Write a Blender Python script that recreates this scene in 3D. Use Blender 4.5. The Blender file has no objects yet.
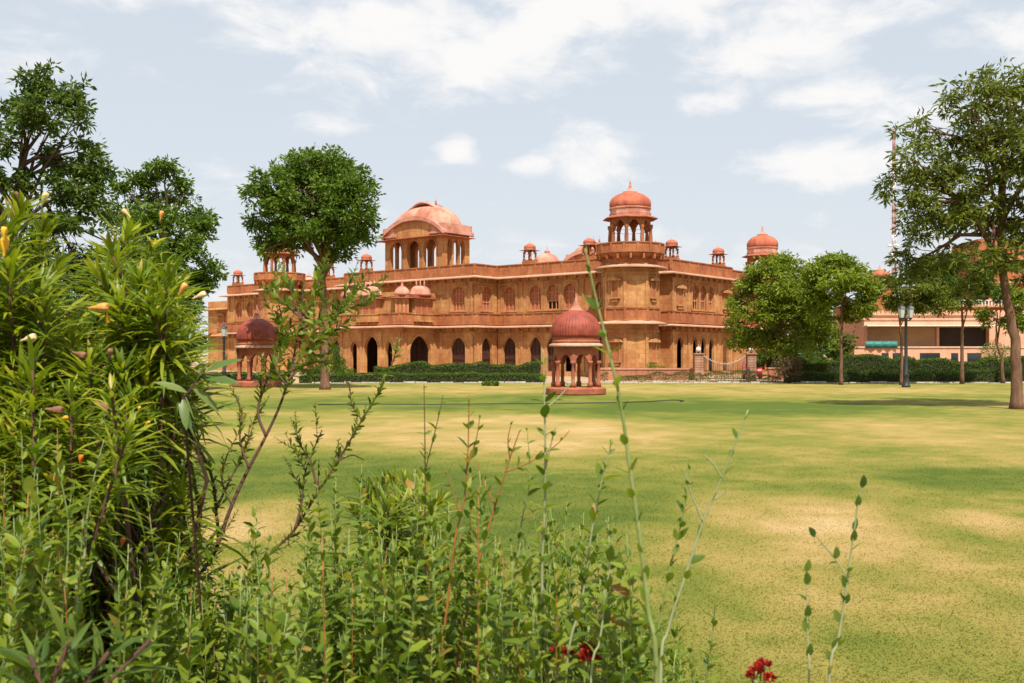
import bpy, bmesh, math, random
import numpy as np
from mathutils import Vector, Matrix

random.seed(7)
RNG = np.random.default_rng(11)
SC = bpy.context.scene
COL = SC.collection

# ------------------------------------------------------------------ camera, sky, sun, exposure
EYE = 2.0
F = 1000.0
cam_d = bpy.data.cameras.new('camera')
cam = bpy.data.objects.new('camera', cam_d)
COL.objects.link(cam)
cam.location = (0, 0, EYE)
cam.rotation_euler = (math.radians(90), 0, 0)
cam_d.sensor_width = 36.0
cam_d.lens = 36.0 * F / 1024.0
cam_d.shift_y = 13.5 / 1024.0
cam_d.clip_start = 0.05
cam_d.clip_end = 3000
cam_d.dof.use_dof = True
cam_d.dof.focus_distance = 16.0
cam_d.dof.aperture_fstop = 11.0
SC.camera = cam

SUN = Vector((0.10, -0.52, 0.848)).normalized()
SUN_EL = math.asin(SUN.z)
SUN_AZ = math.atan2(SUN.x, SUN.y)
sd = bpy.data.lights.new('sun', 'SUN')
sd.energy = 5.0
sd.angle = math.radians(0.53)
sd.color = (1.0, 0.95, 0.87)
so = bpy.data.objects.new('sun', sd)
COL.objects.link(so)
so.rotation_euler = SUN.to_track_quat('Z', 'Y').to_euler()
so.location = (20, -20, 60)

SC.view_settings.view_transform = 'Standard'
SC.view_settings.look = 'None'
SC.view_settings.gamma = 1.0
SC.view_settings.use_curve_mapping = False
SC.view_settings.exposure = 0.47
SC.cycles.use_denoising = True
SC.cycles.max_bounces = 6
SC.cycles.diffuse_bounces = 3
SC.cycles.glossy_bounces = 2
SC.cycles.transmission_bounces = 4

W = bpy.data.worlds.new('World')
SC.world = W
W.use_nodes = True


def world_sky():
    nt = W.node_tree
    N, L = nt.nodes, nt.links
    N.clear()
    out = N.new('ShaderNodeOutputWorld')
    sky = N.new('ShaderNodeTexSky')
    sky.sky_type = 'NISHITA'
    sky.sun_disc = False
    sky.sun_elevation = SUN_EL
    sky.sun_rotation = SUN_AZ
    sky.altitude = 200
    sky.air_density = 1.0
    sky.dust_density = 2.4
    sky.ozone_density = 1.6
    bg = N.new('ShaderNodeBackground')
    bg.inputs['Strength'].default_value = 0.09
    L.new(sky.outputs[0], bg.inputs['Color'])
    veil = N.new('ShaderNodeBackground')          # thin high haze that whitens the whole sky
    veil.inputs['Color'].default_value = (0.80, 0.875, 0.95, 1)
    veil.inputs['Strength'].default_value = 0.68
    mixv = N.new('ShaderNodeMixShader')
    mixv.inputs[0].default_value = 0.78
    L.new(bg.outputs[0], mixv.inputs[1])
    L.new(veil.outputs[0], mixv.inputs[2])
    low = N.new('ShaderNodeBackground')            # whiter dusty air towards the horizon
    low.inputs['Color'].default_value = (0.93, 0.935, 0.945, 1)
    low.inputs['Strength'].default_value = 0.665
    cl = N.new('ShaderNodeBackground')
    cl.inputs['Color'].default_value = (1.0, 0.985, 0.975, 1)
    cl.inputs['Strength'].default_value = 0.71

    geo = N.new('ShaderNodeTexCoord')
    sep = N.new('ShaderNodeSeparateXYZ')
    L.new(geo.outputs['Generated'], sep.inputs[0])

    def M(op, a, b=None, c=None, clamp=False):
        n = N.new('ShaderNodeMath')
        n.operation = op
        n.use_clamp = clamp
        for i, v in enumerate((a, b, c)):
            if v is None:
                continue
            if isinstance(v, (int, float)):
                n.inputs[i].default_value = v
            else:
                L.new(v, n.inputs[i])
        return n.outputs[0]
    # heading and height of the sky direction
    az = M('ARCTAN2', sep.outputs[0], sep.outputs[1])
    el = M('ARCSINE', sep.outputs[2])
    # fluffy field
    cmb = N.new('ShaderNodeCombineXYZ')
    L.new(M('MULTIPLY', az, 1.0), cmb.inputs[0])
    L.new(M('MULTIPLY', el, 2.1), cmb.inputs[1])
    nz = N.new('ShaderNodeTexNoise')
    nz.inputs['Scale'].default_value = 12.0
    nz.inputs['Detail'].default_value = 9.0
    nz.inputs['Roughness'].default_value = 0.60
    nz.inputs['Distortion'].default_value = 0.35
    L.new(cmb.outputs[0], nz.inputs['Vector'])
    # cloud banks: (heading, height, half width, half height, weight), radians
    banks = []
    def bank(px, py, rx, ry, w):
        a = math.atan((px - 512) / F)
        e = math.atan((355 - py) / F)
        banks.append((a, e, rx / F, ry / F, w))
    bank(150, -12, 170, 40, 1.0)
    bank(330, 25, 150, 42, 1.0)
    bank(450, 42, 170, 55, 1.15)
    bank(620, 5, 190, 50, 1.1)
    bank(600, 35, 130, 45, 0.8)
    bank(770, 62, 95, 40, 1.0)
    bank(700, 108, 45, 14, 0.9)
    bank(860, 22, 110, 38, 0.9)
    bank(850, 105, 75, 24, 1.08)
    bank(850, 172, 90, 26, 1.12)
    bank(905, 140, 60, 26, 0.8)
    bank(333, 130, 44, 14, 0.98)
    bank(590, 160, 60, 32, 1.12)
    bank(540, 165, 36, 14, 0.95)
    bank(460, 152, 26, 18, 1.05)
    bank(430, 168, 40, 16, 0.6)
    bank(215, 188, 42, 22, 0.8)
    bank(1000, 60, 80, 30, 0.7)
    bank(170, 250, 200, 60, 0.5)
    bank(600, 290, 700, 75, 0.62)
    bank(-250, 60, 260, 60, 0.9)
    bank(1350, 90, 260, 70, 0.9)
    total = None
    for a, e, rx, ry, w in banks:
        dx = M('MULTIPLY', M('SUBTRACT', az, a), 1 / rx)
        dy = M('MULTIPLY', M('SUBTRACT', el, e), 1 / ry)
        r2 = M('ADD', M('MULTIPLY', dx, dx), M('MULTIPLY', dy, dy))
        g = M('MULTIPLY', M('POWER', 2.718, M('MULTIPLY', r2, -0.8)), w)
        total = g if total is None else M('MAXIMUM', total, g)
    # scattered cloud higher up, out of the picture
    hi = M('MULTIPLY', M('MULTIPLY_ADD', el, 2.0, -0.75, clamp=True), 0.5)
    total = M('MAXIMUM', total, hi)
    f = M('ADD', total, M('MULTIPLY_ADD', nz.outputs['Fac'], 2.3, -1.17))
    mr = N.new('ShaderNodeMapRange')
    mr.interpolation_type = 'SMOOTHSTEP'
    mr.inputs['From Min'].default_value = 0.34
    mr.inputs['From Max'].default_value = 1.12
    mr.inputs['To Max'].default_value = 0.97
    L.new(f, mr.inputs['Value'])
    lowf = M('MULTIPLY', M('POWER', 2.718, M('MULTIPLY', M('ABSOLUTE', el), -7.5)), 0.85, clamp=True)
    mixl = N.new('ShaderNodeMixShader')
    L.new(lowf, mixl.inputs[0])
    L.new(mixv.outputs[0], mixl.inputs[1])
    L.new(low.outputs[0], mixl.inputs[2])
    mix = N.new('ShaderNodeMixShader')
    L.new(mr.outputs[0], mix.inputs[0])
    L.new(mixl.outputs[0], mix.inputs[1])
    L.new(cl.outputs[0], mix.inputs[2])
    L.new(mix.outputs[0], out.inputs['Surface'])


world_sky()


# ------------------------------------------------------------------ helpers
def at(px, py, Y):
    """the point at depth Y seen at pixel px, py of the photograph"""
    return Vector(((px - 512) / F * Y, Y, EYE + (355 - py) / F * Y))


def tag(o, label=None, cat=None, group=None, kind=None):
    if label: o['label'] = label
    if cat: o['category'] = cat
    if group: o['group'] = group
    if kind: o['kind'] = kind
    return o


def empty(name, loc=(0, 0, 0), rz=0.0):
    o = bpy.data.objects.new(name, None)
    o.empty_display_size = 0.3
    COL.objects.link(o)
    o.location = loc
    o.rotation_euler = (0, 0, rz)
    return o


def link_mesh(name, me, mat, parent=None, loc=(0, 0, 0)):
    o = bpy.data.objects.new(name, me)
    COL.objects.link(o)
    if mat is not None:
        me.materials.append(mat)
    if parent is not None:
        o.parent = parent
    o.location = loc
    return o


def copy_tree(o, parent=None):
    c = o.copy()
    COL.objects.link(c)
    c.parent = parent
    for ch in list(o.children):
        copy_tree(ch, c)
    return c


class MB:
    """collects solids and links them as one mesh object"""
    def __init__(self):
        self.v, self.f, self.s = [], [], []

    def add(self, vs, fs, smooth=False):
        b = len(self.v)
        self.v.extend([tuple(p) for p in vs])
        for f in fs:
            self.f.append(tuple(b + i for i in f))
            self.s.append(smooth)

    def box(self, x0, x1, y0, y1, z0, z1, fr=None):
        p = [(x, y, z) for z in (z0, z1) for x, y in ((x0, y0), (x1, y0), (x1, y1), (x0, y1))]
        if fr:
            p = [fr(*q) for q in p]
        self.add(p, [(0, 3, 2, 1), (4, 5, 6, 7), (0, 1, 5, 4), (1, 2, 6, 5), (2, 3, 7, 6), (3, 0, 4, 7)])

    def prism(self, poly, z0, z1, top=1.0, c=None):
        n = len(poly)
        if c is None:
            c = (sum(p[0] for p in poly) / n, sum(p[1] for p in poly) / n)
        a = [(x, y, z0) for x, y in poly]
        b = [(c[0] + (x - c[0]) * top, c[1] + (y - c[1]) * top, z1) for x, y in poly]
        self.add(a + b, [tuple(range(n - 1, -1, -1)), tuple(range(n, 2 * n))] +
                 [(i, (i + 1) % n, n + (i + 1) % n, n + i) for i in range(n)])

    def slab(self, pts, fr, d0, d1):
        """polygon of (s, z) between depths d0 and d1 of a wall frame"""
        n = len(pts)
        a = [fr(s, d0, z) for s, z in pts]
        b = [fr(s, d1, z) for s, z in pts]
        self.add(a + b, [tuple(range(n)), tuple(range(2 * n - 1, n - 1, -1))] +
                 [((i + 1) % n, i, n + i, n + (i + 1) % n) for i in range(n)])

    def lathe(self, prof, n=24, c=(0, 0), rib=0.0, ribs=0, smooth=True, phase=0.0, sx=1.0, sy=1.0, cap=True):
        vs, fs = [], []
        for r, z in prof:
            for i in range(n):
                a = 2 * math.pi * i / n + phase
                k = r * (1 + (rib * (abs(math.cos(ribs * a / 2)) - 0.6) if ribs else 0))
                vs.append((c[0] + k * math.cos(a) * sx, c[1] + k * math.sin(a) * sy, z))
        for j in range(len(prof) - 1):
            for i in range(n):
                a, b = j * n + i, j * n + (i + 1) % n
                fs.append((a, b, b + n, a + n))
        self.add(vs, fs, smooth)
        if cap:
            b0 = len(self.v) - len(vs)
            self.f.append(tuple(b0 + i for i in range(n - 1, -1, -1))); self.s.append(False)
            e = b0 + (len(prof) - 1) * n
            self.f.append(tuple(e + i for i in range(n))); self.s.append(False)

    def tube(self, pts, rad, n=8, smooth=True):
        pts = [Vector(p) for p in pts]
        if isinstance(rad, (int, float)):
            rad = [rad] * len(pts)
        vs, fs = [], []
        ref = None
        for i, p in enumerate(pts):
            t = (pts[min(i + 1, len(pts) - 1)] - pts[max(i - 1, 0)])
            if t.length < 1e-9:
                t = Vector((0, 0, 1))
            t.normalize()
            if ref is None:
                ref = t.orthogonal().normalized()
            u = (ref - t * ref.dot(t))
            if u.length < 1e-6:
                u = t.orthogonal()
            u.normalize()
            ref = u
            w = t.cross(u)
            for k in range(n):
                a = 2 * math.pi * k / n
                vs.append(p + (u * math.cos(a) + w * math.sin(a)) * rad[i])
        for i in range(len(pts) - 1):
            for k in range(n):
                a, b = i * n + k, i * n + (k + 1) % n
                fs.append((a, b, b + n, a + n))
        fs.append(tuple(range(n - 1, -1, -1)))
        e = (len(pts) - 1) * n
        fs.append(tuple(e + k for k in range(n)))
        self.add(vs, fs, smooth)

    def sweep(self, path, sec, closed=False):
        """sweep a (distance outward, z) section along a ground path; outward is to the right of travel"""
        n = len(path)
        P = [Vector((p[0], p[1])) for p in path]
        off = []
        for i in range(n):
            if closed or 0 < i < n - 1:
                a, b, c = P[(i - 1) % n], P[i], P[(i + 1) % n]
                d1, d2 = (b - a).normalized(), (c - b).normalized()
            elif i == 0:
                d1 = d2 = (P[1] - P[0]).normalized()
            else:
                d1 = d2 = (P[-1] - P[-2]).normalized()
            n1, n2 = Vector((d1.y, -d1.x)), Vector((d2.y, -d2.x))
            m = n1 + n2
            m = m / max(0.2, m.dot(n1)) if m.length > 1e-6 else n1
            off.append(m)
        k = len(sec)
        vs = []
        for i in range(n):
            for d, z in sec:
                q = P[i] + off[i] * d
                vs.append((q.x, q.y, z))
        fs = []
        for i in range(n if closed else n - 1):
            j = (i + 1) % n
            for s in range(k):
                t = (s + 1) % k
                fs.append((i * k + s, j * k + s, j * k + t, i * k + t))
        if not closed:
            fs.append(tuple(range(k)))
            fs.append(tuple((n - 1) * k + s for s in range(k - 1, -1, -1)))
        self.add(vs, fs)

    def wall(self, fr, s0, s1, z0, z1, th, ops):
        """a wall with arched openings: ops = (centre, width, bottom, springing, crown)"""
        ops = sorted(ops)
        NA = 12
        for d in (0.0, th):
            s = s0
            for c, w, zb, zs, zt in ops:
                a, b = c - w / 2, c + w / 2
                self.add([fr(s, d, z0), fr(a, d, z0), fr(a, d, z1), fr(s, d, z1)], [(0, 1, 2, 3)])
                if zb > z0 + 1e-4:
                    self.add([fr(a, d, z0), fr(b, d, z0), fr(b, d, zb), fr(a, d, zb)], [(0, 1, 2, 3)])
                arc = arch_pts(c, w, zs, zt, NA)
                vs = [fr(x, d, z) for x, z in arc] + [fr(x, d, z1) for x, z in arc]
                self.add(vs, [(i, i + 1, NA + 2 + i, NA + 1 + i) for i in range(NA)])
                s = b
            self.add([fr(s, d, z0), fr(s1, d, z0), fr(s1, d, z1), fr(s, d, z1)], [(0, 1, 2, 3)])
        for c, w, zb, zs, zt in ops:
            a, b = c - w / 2, c + w / 2
            pts = [(a, zb)] + arch_pts(c, w, zs, zt, NA) + [(b, zb)]
            m = len(pts)
            self.add([fr(x, 0, z) for x, z in pts] + [fr(x, th, z) for x, z in pts],
                     [(i, (i + 1) % m, m + (i + 1) % m, m + i) for i in range(m)])
        for s in (s0, s1):
            self.add([fr(s, 0, z0), fr(s, th, z0), fr(s, th, z1), fr(s, 0, z1)], [(0, 1, 2, 3)])
        self.add([fr(s0, 0, z1), fr(s1, 0, z1), fr(s1, th, z1), fr(s0, th, z1)], [(0, 1, 2, 3)])

    def arch_band(self, fr, op, wd=0.16, proud=0.05):
        """raised moulding that follows an opening"""
        c, w, zb, zs, zt = op
        inn = [(c - w / 2, zb)] + arch_pts(c, w, zs, zt, 12) + [(c + w / 2, zb)]
        out = [(c - w / 2 - wd, zb)] + arch_pts(c, w + 2 * wd, zs, zt + wd, 12) + [(c + w / 2 + wd, zb)]
        m = len(inn)
        vs = [fr(x, -proud, z) for x, z in inn] + [fr(x, -proud, z) for x, z in out]
        vs += [fr(x, 0.02, z) for x, z in inn] + [fr(x, 0.02, z) for x, z in out]
        fs = []
        for i in range(m - 1):
            fs += [(i, i + 1, m + i + 1, m + i), (m + i, m + i + 1, 3 * m + i + 1, 3 * m + i), (i, i + 1, 2 * m + i + 1, 2 * m + i)]
        self.add(vs, fs)

    def build(self, name, mat, parent=None, loc=(0, 0, 0)):
        me = bpy.data.meshes.new(name)
        me.from_pydata(self.v, [], self.f)
        me.polygons.foreach_set('use_smooth', self.s)
        me.update()
        bm = bmesh.new(); bm.from_mesh(me)
        bmesh.ops.recalc_face_normals(bm, faces=bm.faces)
        bm.to_mesh(me); bm.free()
        return link_mesh(name, me, mat, parent, loc)


def arch_pts(c, w, zs, zt, n):
    out = []
    for i in range(n + 1):
        t = math.pi * (1 - i / n)
        x = math.cos(t)
        z = max(0.0, 1 - abs(x) ** 1.75) ** 0.62
        out.append((c + w / 2 * x, zs + (zt - zs) * z))
    return out


def frame_front(y0):           # wall looking along -y: s = x
    return lambda s, d, z: (s, y0 + d, z)


def frame_right(x0):           # wall looking along +x: s = y
    return lambda s, d, z: (x0 - d, s, z)


def frame_left(x0):
    return lambda s, d, z: (x0 + d, s, z)


def frame_any(ox, oy, ang):    # wall whose outward normal points along ang
    nx, ny = math.cos(ang), math.sin(ang)
    return lambda s, d, z: (ox - ny * s - nx * d, oy + nx * s - ny * d, z)


# ------------------------------------------------------------------ foliage meshes
def quads_mesh(name, V, Q, smooth=True):
    V = np.asarray(V, np.float32).reshape(-1, 3)
    Q = np.asarray(Q, np.int32).reshape(-1, 4)
    me = bpy.data.meshes.new(name)
    me.vertices.add(len(V)); me.vertices.foreach_set('co', V.ravel())
    me.loops.add(Q.size); me.loops.foreach_set('vertex_index', Q.ravel())
    me.polygons.add(len(Q))
    me.polygons.foreach_set('loop_start', np.arange(0, Q.size, 4, dtype=np.int32))
    me.polygons.foreach_set('loop_total', np.full(len(Q), 4, np.int32))
    me.polygons.foreach_set('use_smooth', np.full(len(Q), smooth, bool))
    me.update(calc_edges=True)
    return me


def unit(a):
    return a / np.maximum(1e-9, np.linalg.norm(a, axis=-1, keepdims=True))


def rand_dirs(n):
    return unit(RNG.normal(size=(n, 3)))


class Leaves:
    """many leaves gathered into one foliage mesh"""
    def __init__(self):
        self.V, self.Q, self.n = [], [], 0

    def diamonds(self, P, D, L, Wd, fold=0.15, up=None):
        """4-point leaves: P base, D direction"""
        M = len(P)
        S = unit(np.cross(D, rand_dirs(M) if up is None else up))
        Nn = np.cross(S, D)
        L = np.broadcast_to(np.asarray(L, float).reshape(-1, 1), (M, 1))
        Wd = np.broadcast_to(np.asarray(Wd, float).reshape(-1, 1), (M, 1))
        mid = P + D * L * 0.45 + Nn * L * fold * 0.5
        v = np.stack([P, mid + S * Wd * 0.5, P + D * L - Nn * L * fold, mid - S * Wd * 0.5], 1)
        q = np.arange(M * 4).reshape(M, 4) + self.n
        self.V.append(v.reshape(-1, 3)); self.Q.append(q); self.n += M * 4

    def blades(self, P, D, Nn, L, Wd, droop, prof, fold=0.25):
        """leaves with a folded midrib: stations along the length, three points across"""
        M = len(P)
        D = unit(D)
        S = unit(np.cross(D, Nn)); Nn = np.cross(S, D)
        col = lambda a: np.broadcast_to(np.asarray(a, float).reshape(-1, 1), (M, 1))
        L, Wd, droop = col(L), col(Wd), col(droop)
        K = len(prof)
        st = []
        for t, w in prof:
            c = P + D * L * (t - 0.25 * np.abs(droop) * t * t) - Nn * L * droop * t * t
            if w < 1e-3:
                w = 0.02
            up = Nn * Wd * 0.5 * w * fold
            st.append(np.stack([c - S * Wd * 0.5 * w + up, c, c + S * Wd * 0.5 * w + up], 1))
        v = np.stack(st, 1)                       # M,K,3,3
        idx = np.arange(M)[:, None, None] * (K * 3) + np.arange(K - 1)[None, :, None] * 3 + np.arange(2)[None, None, :]
        q = np.stack([idx, idx + 1, idx + 4, idx + 3], -1).reshape(-1, 4) + self.n
        self.V.append(v.reshape(-1, 3)); self.Q.append(q); self.n += M * K * 3

    def build(self, name, mat, parent=None):
        me = quads_mesh(name, np.concatenate(self.V), np.concatenate(self.Q))
        return link_mesh(name, me, mat, parent)


LANCE = [(0, .18), (.18, .75), (.42, 1), (.72, .8), (1, 0)]
OVAL = [(0, .12), (.25, .85), (.5, 1), (.8, .62), (1, 0)]


# ------------------------------------------------------------------ materials
def nodes(name):
    m = bpy.data.materials.new(name)
    m.use_nodes = True
    nt = m.node_tree
    return m, nt.nodes, nt.links, nt.nodes['Principled BSDF']


def rgb(c):
    return (c[0], c[1], c[2], 1)


def mixrgb(N, L, fac, a, b, mode='MIX'):
    n = N.new('ShaderNodeMix'); n.data_type = 'RGBA'; n.blend_type = mode
    for sock, v in ((n.inputs[0], fac), (n.inputs[6], a), (n.inputs[7], b)):
        if hasattr(v, 'node'):
            L.new(v, sock)
        elif isinstance(v, (int, float)):
            sock.default_value = v
        else:
            sock.default_value = rgb(v)
    return n.outputs[2]


def ramp(N, L, val, stops):
    r = N.new('ShaderNodeValToRGB')
    L.new(val, r.inputs[0])
    e = r.color_ramp.elements
    while len(e) < len(stops):
        e.new(0.5)
    for el, (p, c) in zip(e, stops):
        el.position = p
        el.color = rgb(c) if not isinstance(c, (int, float)) else (c, c, c, 1)
    return r.outputs[0]


def noise(N, L, vec, scale, detail=5, rough=0.55):
    n = N.new('ShaderNodeTexNoise')
    n.inputs['Scale'].default_value = scale
    n.inputs['Detail'].default_value = detail
    n.inputs['Roughness'].default_value = rough
    if vec is not None:
        L.new(vec, n.inputs['Vector'])
    return n.outputs['Fac']


def plain(name, c1, c2=None, rough=0.8, scale=3.0, bump=0.15, spec=0.3, metal=0.0):
    m, N, L, B = nodes(name)
    tc = N.new('ShaderNodeTexCoord').outputs['Object']
    c2 = c2 or tuple(v * 0.72 for v in c1)
    f = noise(N, L, tc, scale, 6, 0.6)
    L.new(mixrgb(N, L, ramp(N, L, f, [(0.40, 0.0), (0.60, 1.0)]), c1, c2), B.inputs['Base Color'])
    B.inputs['Roughness'].default_value = rough
    B.inputs['Specular IOR Level'].default_value = spec
    B.inputs['Metallic'].default_value = metal
    if bump:
        b = N.new('ShaderNodeBump')
        b.inputs['Strength'].default_value = bump
        b.inputs['Distance'].default_value = 0.03
        L.new(noise(N, L, tc, scale * 6, 5), b.inputs['Height'])
        L.new(b.outputs[0], B.inputs['Normal'])
    return m


def sandstone(name, c1, c2, c3, block=(0.95, 0.42), stain=0.75, joints=0.85):
    """coursed sandstone: blocks of slightly different tone, joints, run-off stains"""
    m, N, L, B = nodes(name)
    tc = N.new('ShaderNodeTexCoord').outputs['Object']
    sp = N.new('ShaderNodeSeparateXYZ'); L.new(tc, sp.inputs[0])
    ad = N.new('ShaderNodeMath'); ad.operation = 'ADD'
    L.new(sp.outputs[0], ad.inputs[0]); L.new(sp.outputs[1], ad.inputs[1])
    cb = N.new('ShaderNodeCombineXYZ'); L.new(ad.outputs[0], cb.inputs[0]); L.new(sp.outputs[2], cb.inputs[1])
    br = N.new('ShaderNodeTexBrick')
    L.new(cb.outputs[0], br.inputs['Vector'])
    br.inputs['Color1'].default_value = rgb(c1)
    br.inputs['Color2'].default_value = rgb(c2)
    br.inputs['Mortar'].default_value = rgb(tuple(v * 0.62 for v in c2))
    br.inputs['Scale'].default_value = 1.0
    br.inputs['Brick Width'].default_value = block[0]
    br.inputs['Row Height'].default_value = block[1]
    br.inputs['Mortar Size'].default_value = 0.012
    br.inputs['Mortar Smooth'].default_value = 0.4
    f1 = noise(N, L, tc, 0.55, 6, 0.65)
    base = mixrgb(N, L, joints, mixrgb(N, L, 0.5, c1, c2), br.outputs['Color'])
    col = mixrgb(N, L, ramp(N, L, f1, [(0.42, 0.0), (0.68, 0.85)]), base, c3)
    f0 = noise(N, L, tc, 0.9, 7, 0.7)
    col = mixrgb(N, L, ramp(N, L, f0, [(0.54, 0.0), (0.72, 0.55)]), col, tuple(min(.7, v * 1.25 + .04) for v in c1))
    # run-off streaks, long in z
    mp = N.new('ShaderNodeMapping'); mp.inputs['Scale'].default_value = (1.6, 1.6, 0.16)
    L.new(tc, mp.inputs['Vector'])
    f2 = noise(N, L, mp.outputs[0], 1.7, 5, 0.7)
    dark = mixrgb(N, L, 1.0, col, (0.50, 0.44, 0.40), 'MULTIPLY')
    col = mixrgb(N, L, ramp(N, L, f2, [(0.50, 0.0), (0.74, stain)]), col, dark)
    f3 = noise(N, L, tc, 5.0, 6, 0.7)
    col = mixrgb(N, L, ramp(N, L, f3, [(0.35, 0.0), (0.7, 0.5)]), col, mixrgb(N, L, 1.0, col, (0.62, 0.56, 0.52), 'MULTIPLY'))
    L.new(col, B.inputs['Base Color'])
    B.inputs['Roughness'].default_value = 0.88
    B.inputs['Specular IOR Level'].default_value = 0.2
    b = N.new('ShaderNodeBump'); b.inputs['Strength'].default_value = 0.35; b.inputs['Distance'].default_value = 0.04
    L.new(noise(N, L, tc, 9, 5), b.inputs['Height'])
    L.new(b.outputs[0], B.inputs['Normal'])
    return m


def leaf_mat(name, stops, trans=0.3, rough=0.45, spec=0.35, back=1.25):
    """leaf: colour varies from leaf to leaf, some light passes through"""
    m, N, L, B = nodes(name)
    g = N.new('ShaderNodeNewGeometry')
    col = ramp(N, L, g.outputs['Random Per Island'], stops)
    L.new(col, B.inputs['Base Color'])
    B.inputs['Roughness'].default_value = rough
    B.inputs['Specular IOR Level'].default_value = spec
    t = N.new('ShaderNodeBsdfTranslucent')
    L.new(mixrgb(N, L, 1.0, col, (back * 1.1, back * 1.15, back * 0.5), 'MULTIPLY'), t.inputs['Color'])
    mx = N.new('ShaderNodeMixShader'); mx.inputs[0].default_value = trans
    L.new(B.outputs[0], mx.inputs[1]); L.new(t.outputs[0], mx.inputs[2])
    L.new(mx.outputs[0], N['Material Output'].inputs['Surface'])
    return m


def bark_mat(name, c1, c2, scale=6):
    m, N, L, B = nodes(name)
    tc = N.new('ShaderNodeTexCoord').outputs['Object']
    mp = N.new('ShaderNodeMapping'); mp.inputs['Scale'].default_value = (1, 1, 0.25)
    L.new(tc, mp.inputs['Vector'])
    f = noise(N, L, mp.outputs[0], scale, 7, 0.7)
    L.new(ramp(N, L, f, [(0.3, c2), (0.7, c1)]), B.inputs['Base Color'])
    B.inputs['Roughness'].default_value = 0.95
    B.inputs['Specular IOR Level'].default_value = 0.15
    b = N.new('ShaderNodeBump'); b.inputs['Strength'].default_value = 0.8; b.inputs['Distance'].default_value = 0.05
    L.new(f, b.inputs['Height']); L.new(b.outputs[0], B.inputs['Normal'])
    return m


M = {}
M['stone'] = sandstone('sandstone_buff', (0.58, 0.305, 0.118), (0.46, 0.215, 0.078), (0.36, 0.13, 0.05))
M['stone_red'] = sandstone('sandstone_red', (0.47, 0.185, 0.072), (0.40, 0.142, 0.055), (0.27, 0.085, 0.038), block=(1.3, 1.3), stain=0.6)
M['stone_pink'] = sandstone('sandstone_pink', (0.54, 0.29, 0.19), (0.49, 0.24, 0.15), (0.38, 0.16, 0.10), block=(1.6, 0.7), stain=0.35, joints=0.3)
M['chajja'] = sandstone('eave_stone', (0.56, 0.35, 0.23), (0.50, 0.29, 0.18), (0.40, 0.2, 0.12), block=(1.1, 3), stain=0.3)
M['dome_red'] = plain('dome_red_stone', (0.40, 0.095, 0.042), (0.30, 0.065, 0.03), 0.75, 2.2, 0.15, 0.3)
M['dome_orange'] = plain('dome_orange_stone', (0.46, 0.135, 0.068), (0.34, 0.085, 0.045), 0.75, 1.2, 0.12, 0.3)
M['dome_pink'] = plain('dome_pink_stone', (0.56, 0.285, 0.20), (0.40, 0.155, 0.10), 0.85, 0.8, 0.2, 0.2)
M['kiosk_stone'] = plain('kiosk_stone', (0.36, 0.115, 0.06), (0.27, 0.085, 0.045), 0.85, 2.5, 0.2, 0.2)
M['kiosk_dome'] = plain('kiosk_dome_paint', (0.30, 0.056, 0.028), (0.20, 0.040, 0.023), 0.6, 3.0, 0.15, 0.35)
M['shutter'] = plain('red_shutter', (0.40, 0.125, 0.06), (0.32, 0.095, 0.045), 0.8, 4.0, 0.1)
M['window_frame'] = plain('window_frame_stone', (0.52, 0.245, 0.12), (0.45, 0.19, 0.09), 0.85, 4.0, 0.1)
M['door_wood'] = plain('dark_door_wood', (0.085, 0.032, 0.02), (0.05, 0.02, 0.014), 0.6, 5.0, 0.2)
M['dark'] = plain('room_shade_colour', (0.05, 0.035, 0.028), (0.035, 0.025, 0.02), 0.9, 1.0, 0)  # near-black colour stands in for the shade inside rooms and openings
M['iron'] = plain('black_iron', (0.018, 0.02, 0.021), (0.03, 0.03, 0.03), 0.45, 8, 0.05, 0.5)
M['globe'] = plain('white_globe_glass', (0.85, 0.85, 0.83), (0.8, 0.8, 0.79), 0.25, 3, 0, 0.5)
M['lantern'] = plain('lantern_glass', (0.45, 0.50, 0.48), (0.38, 0.42, 0.40), 0.15, 3, 0, 0.5)
M['plaster'] = plain('salmon_plaster', (0.63, 0.35, 0.22), (0.56, 0.29, 0.175), 0.9, 0.9, 0.15, 0.2)
M['pale_plaster'] = plain('pale_plaster', (0.60, 0.42, 0.30), (0.52, 0.34, 0.23), 0.9, 0.9, 0.12, 0.2)
M['blind'] = plain('beige_blind', (0.36, 0.23, 0.125), (0.33, 0.205, 0.11), 0.9, 1.5, 0.1, 0.2)
M['tarp'] = plain('teal_tarp', (0.02, 0.17, 0.15), (0.015, 0.13, 0.115), 0.55, 2.0, 0.3, 0.4)
M['kerb'] = plain('whitewashed_kerb', (0.52, 0.47, 0.40), (0.38, 0.31, 0.24), 0.9, 3.0, 0.3)
M['low_wall'] = sandstone('low_wall_stone', (0.44, 0.19, 0.11), (0.38, 0.15, 0.085), (0.30, 0.12, 0.07), block=(0.6, 0.2))
M['pillar'] = sandstone('gate_pillar_stone', (0.50, 0.30, 0.2), (0.40, 0.2, 0.13), (0.36, 0.2, 0.13), block=(2.0, 0.2), joints=0.9)
M['white_paint'] = plain('white_metal_paint', (0.75, 0.74, 0.70), (0.62, 0.6, 0.55), 0.5, 4, 0.05)
M['car_red'] = plain('red_car_paint', (0.42, 0.018, 0.02), (0.40, 0.016, 0.018), 0.25, 1, 0, 0.6)
M['car_glass'] = plain('car_glass', (0.02, 0.025, 0.03), (0.025, 0.03, 0.03), 0.08, 1, 0, 0.6)
M['rubber'] = plain('black_rubber', (0.02, 0.02, 0.02), (0.03, 0.03, 0.03), 0.8, 8, 0.1)
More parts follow.
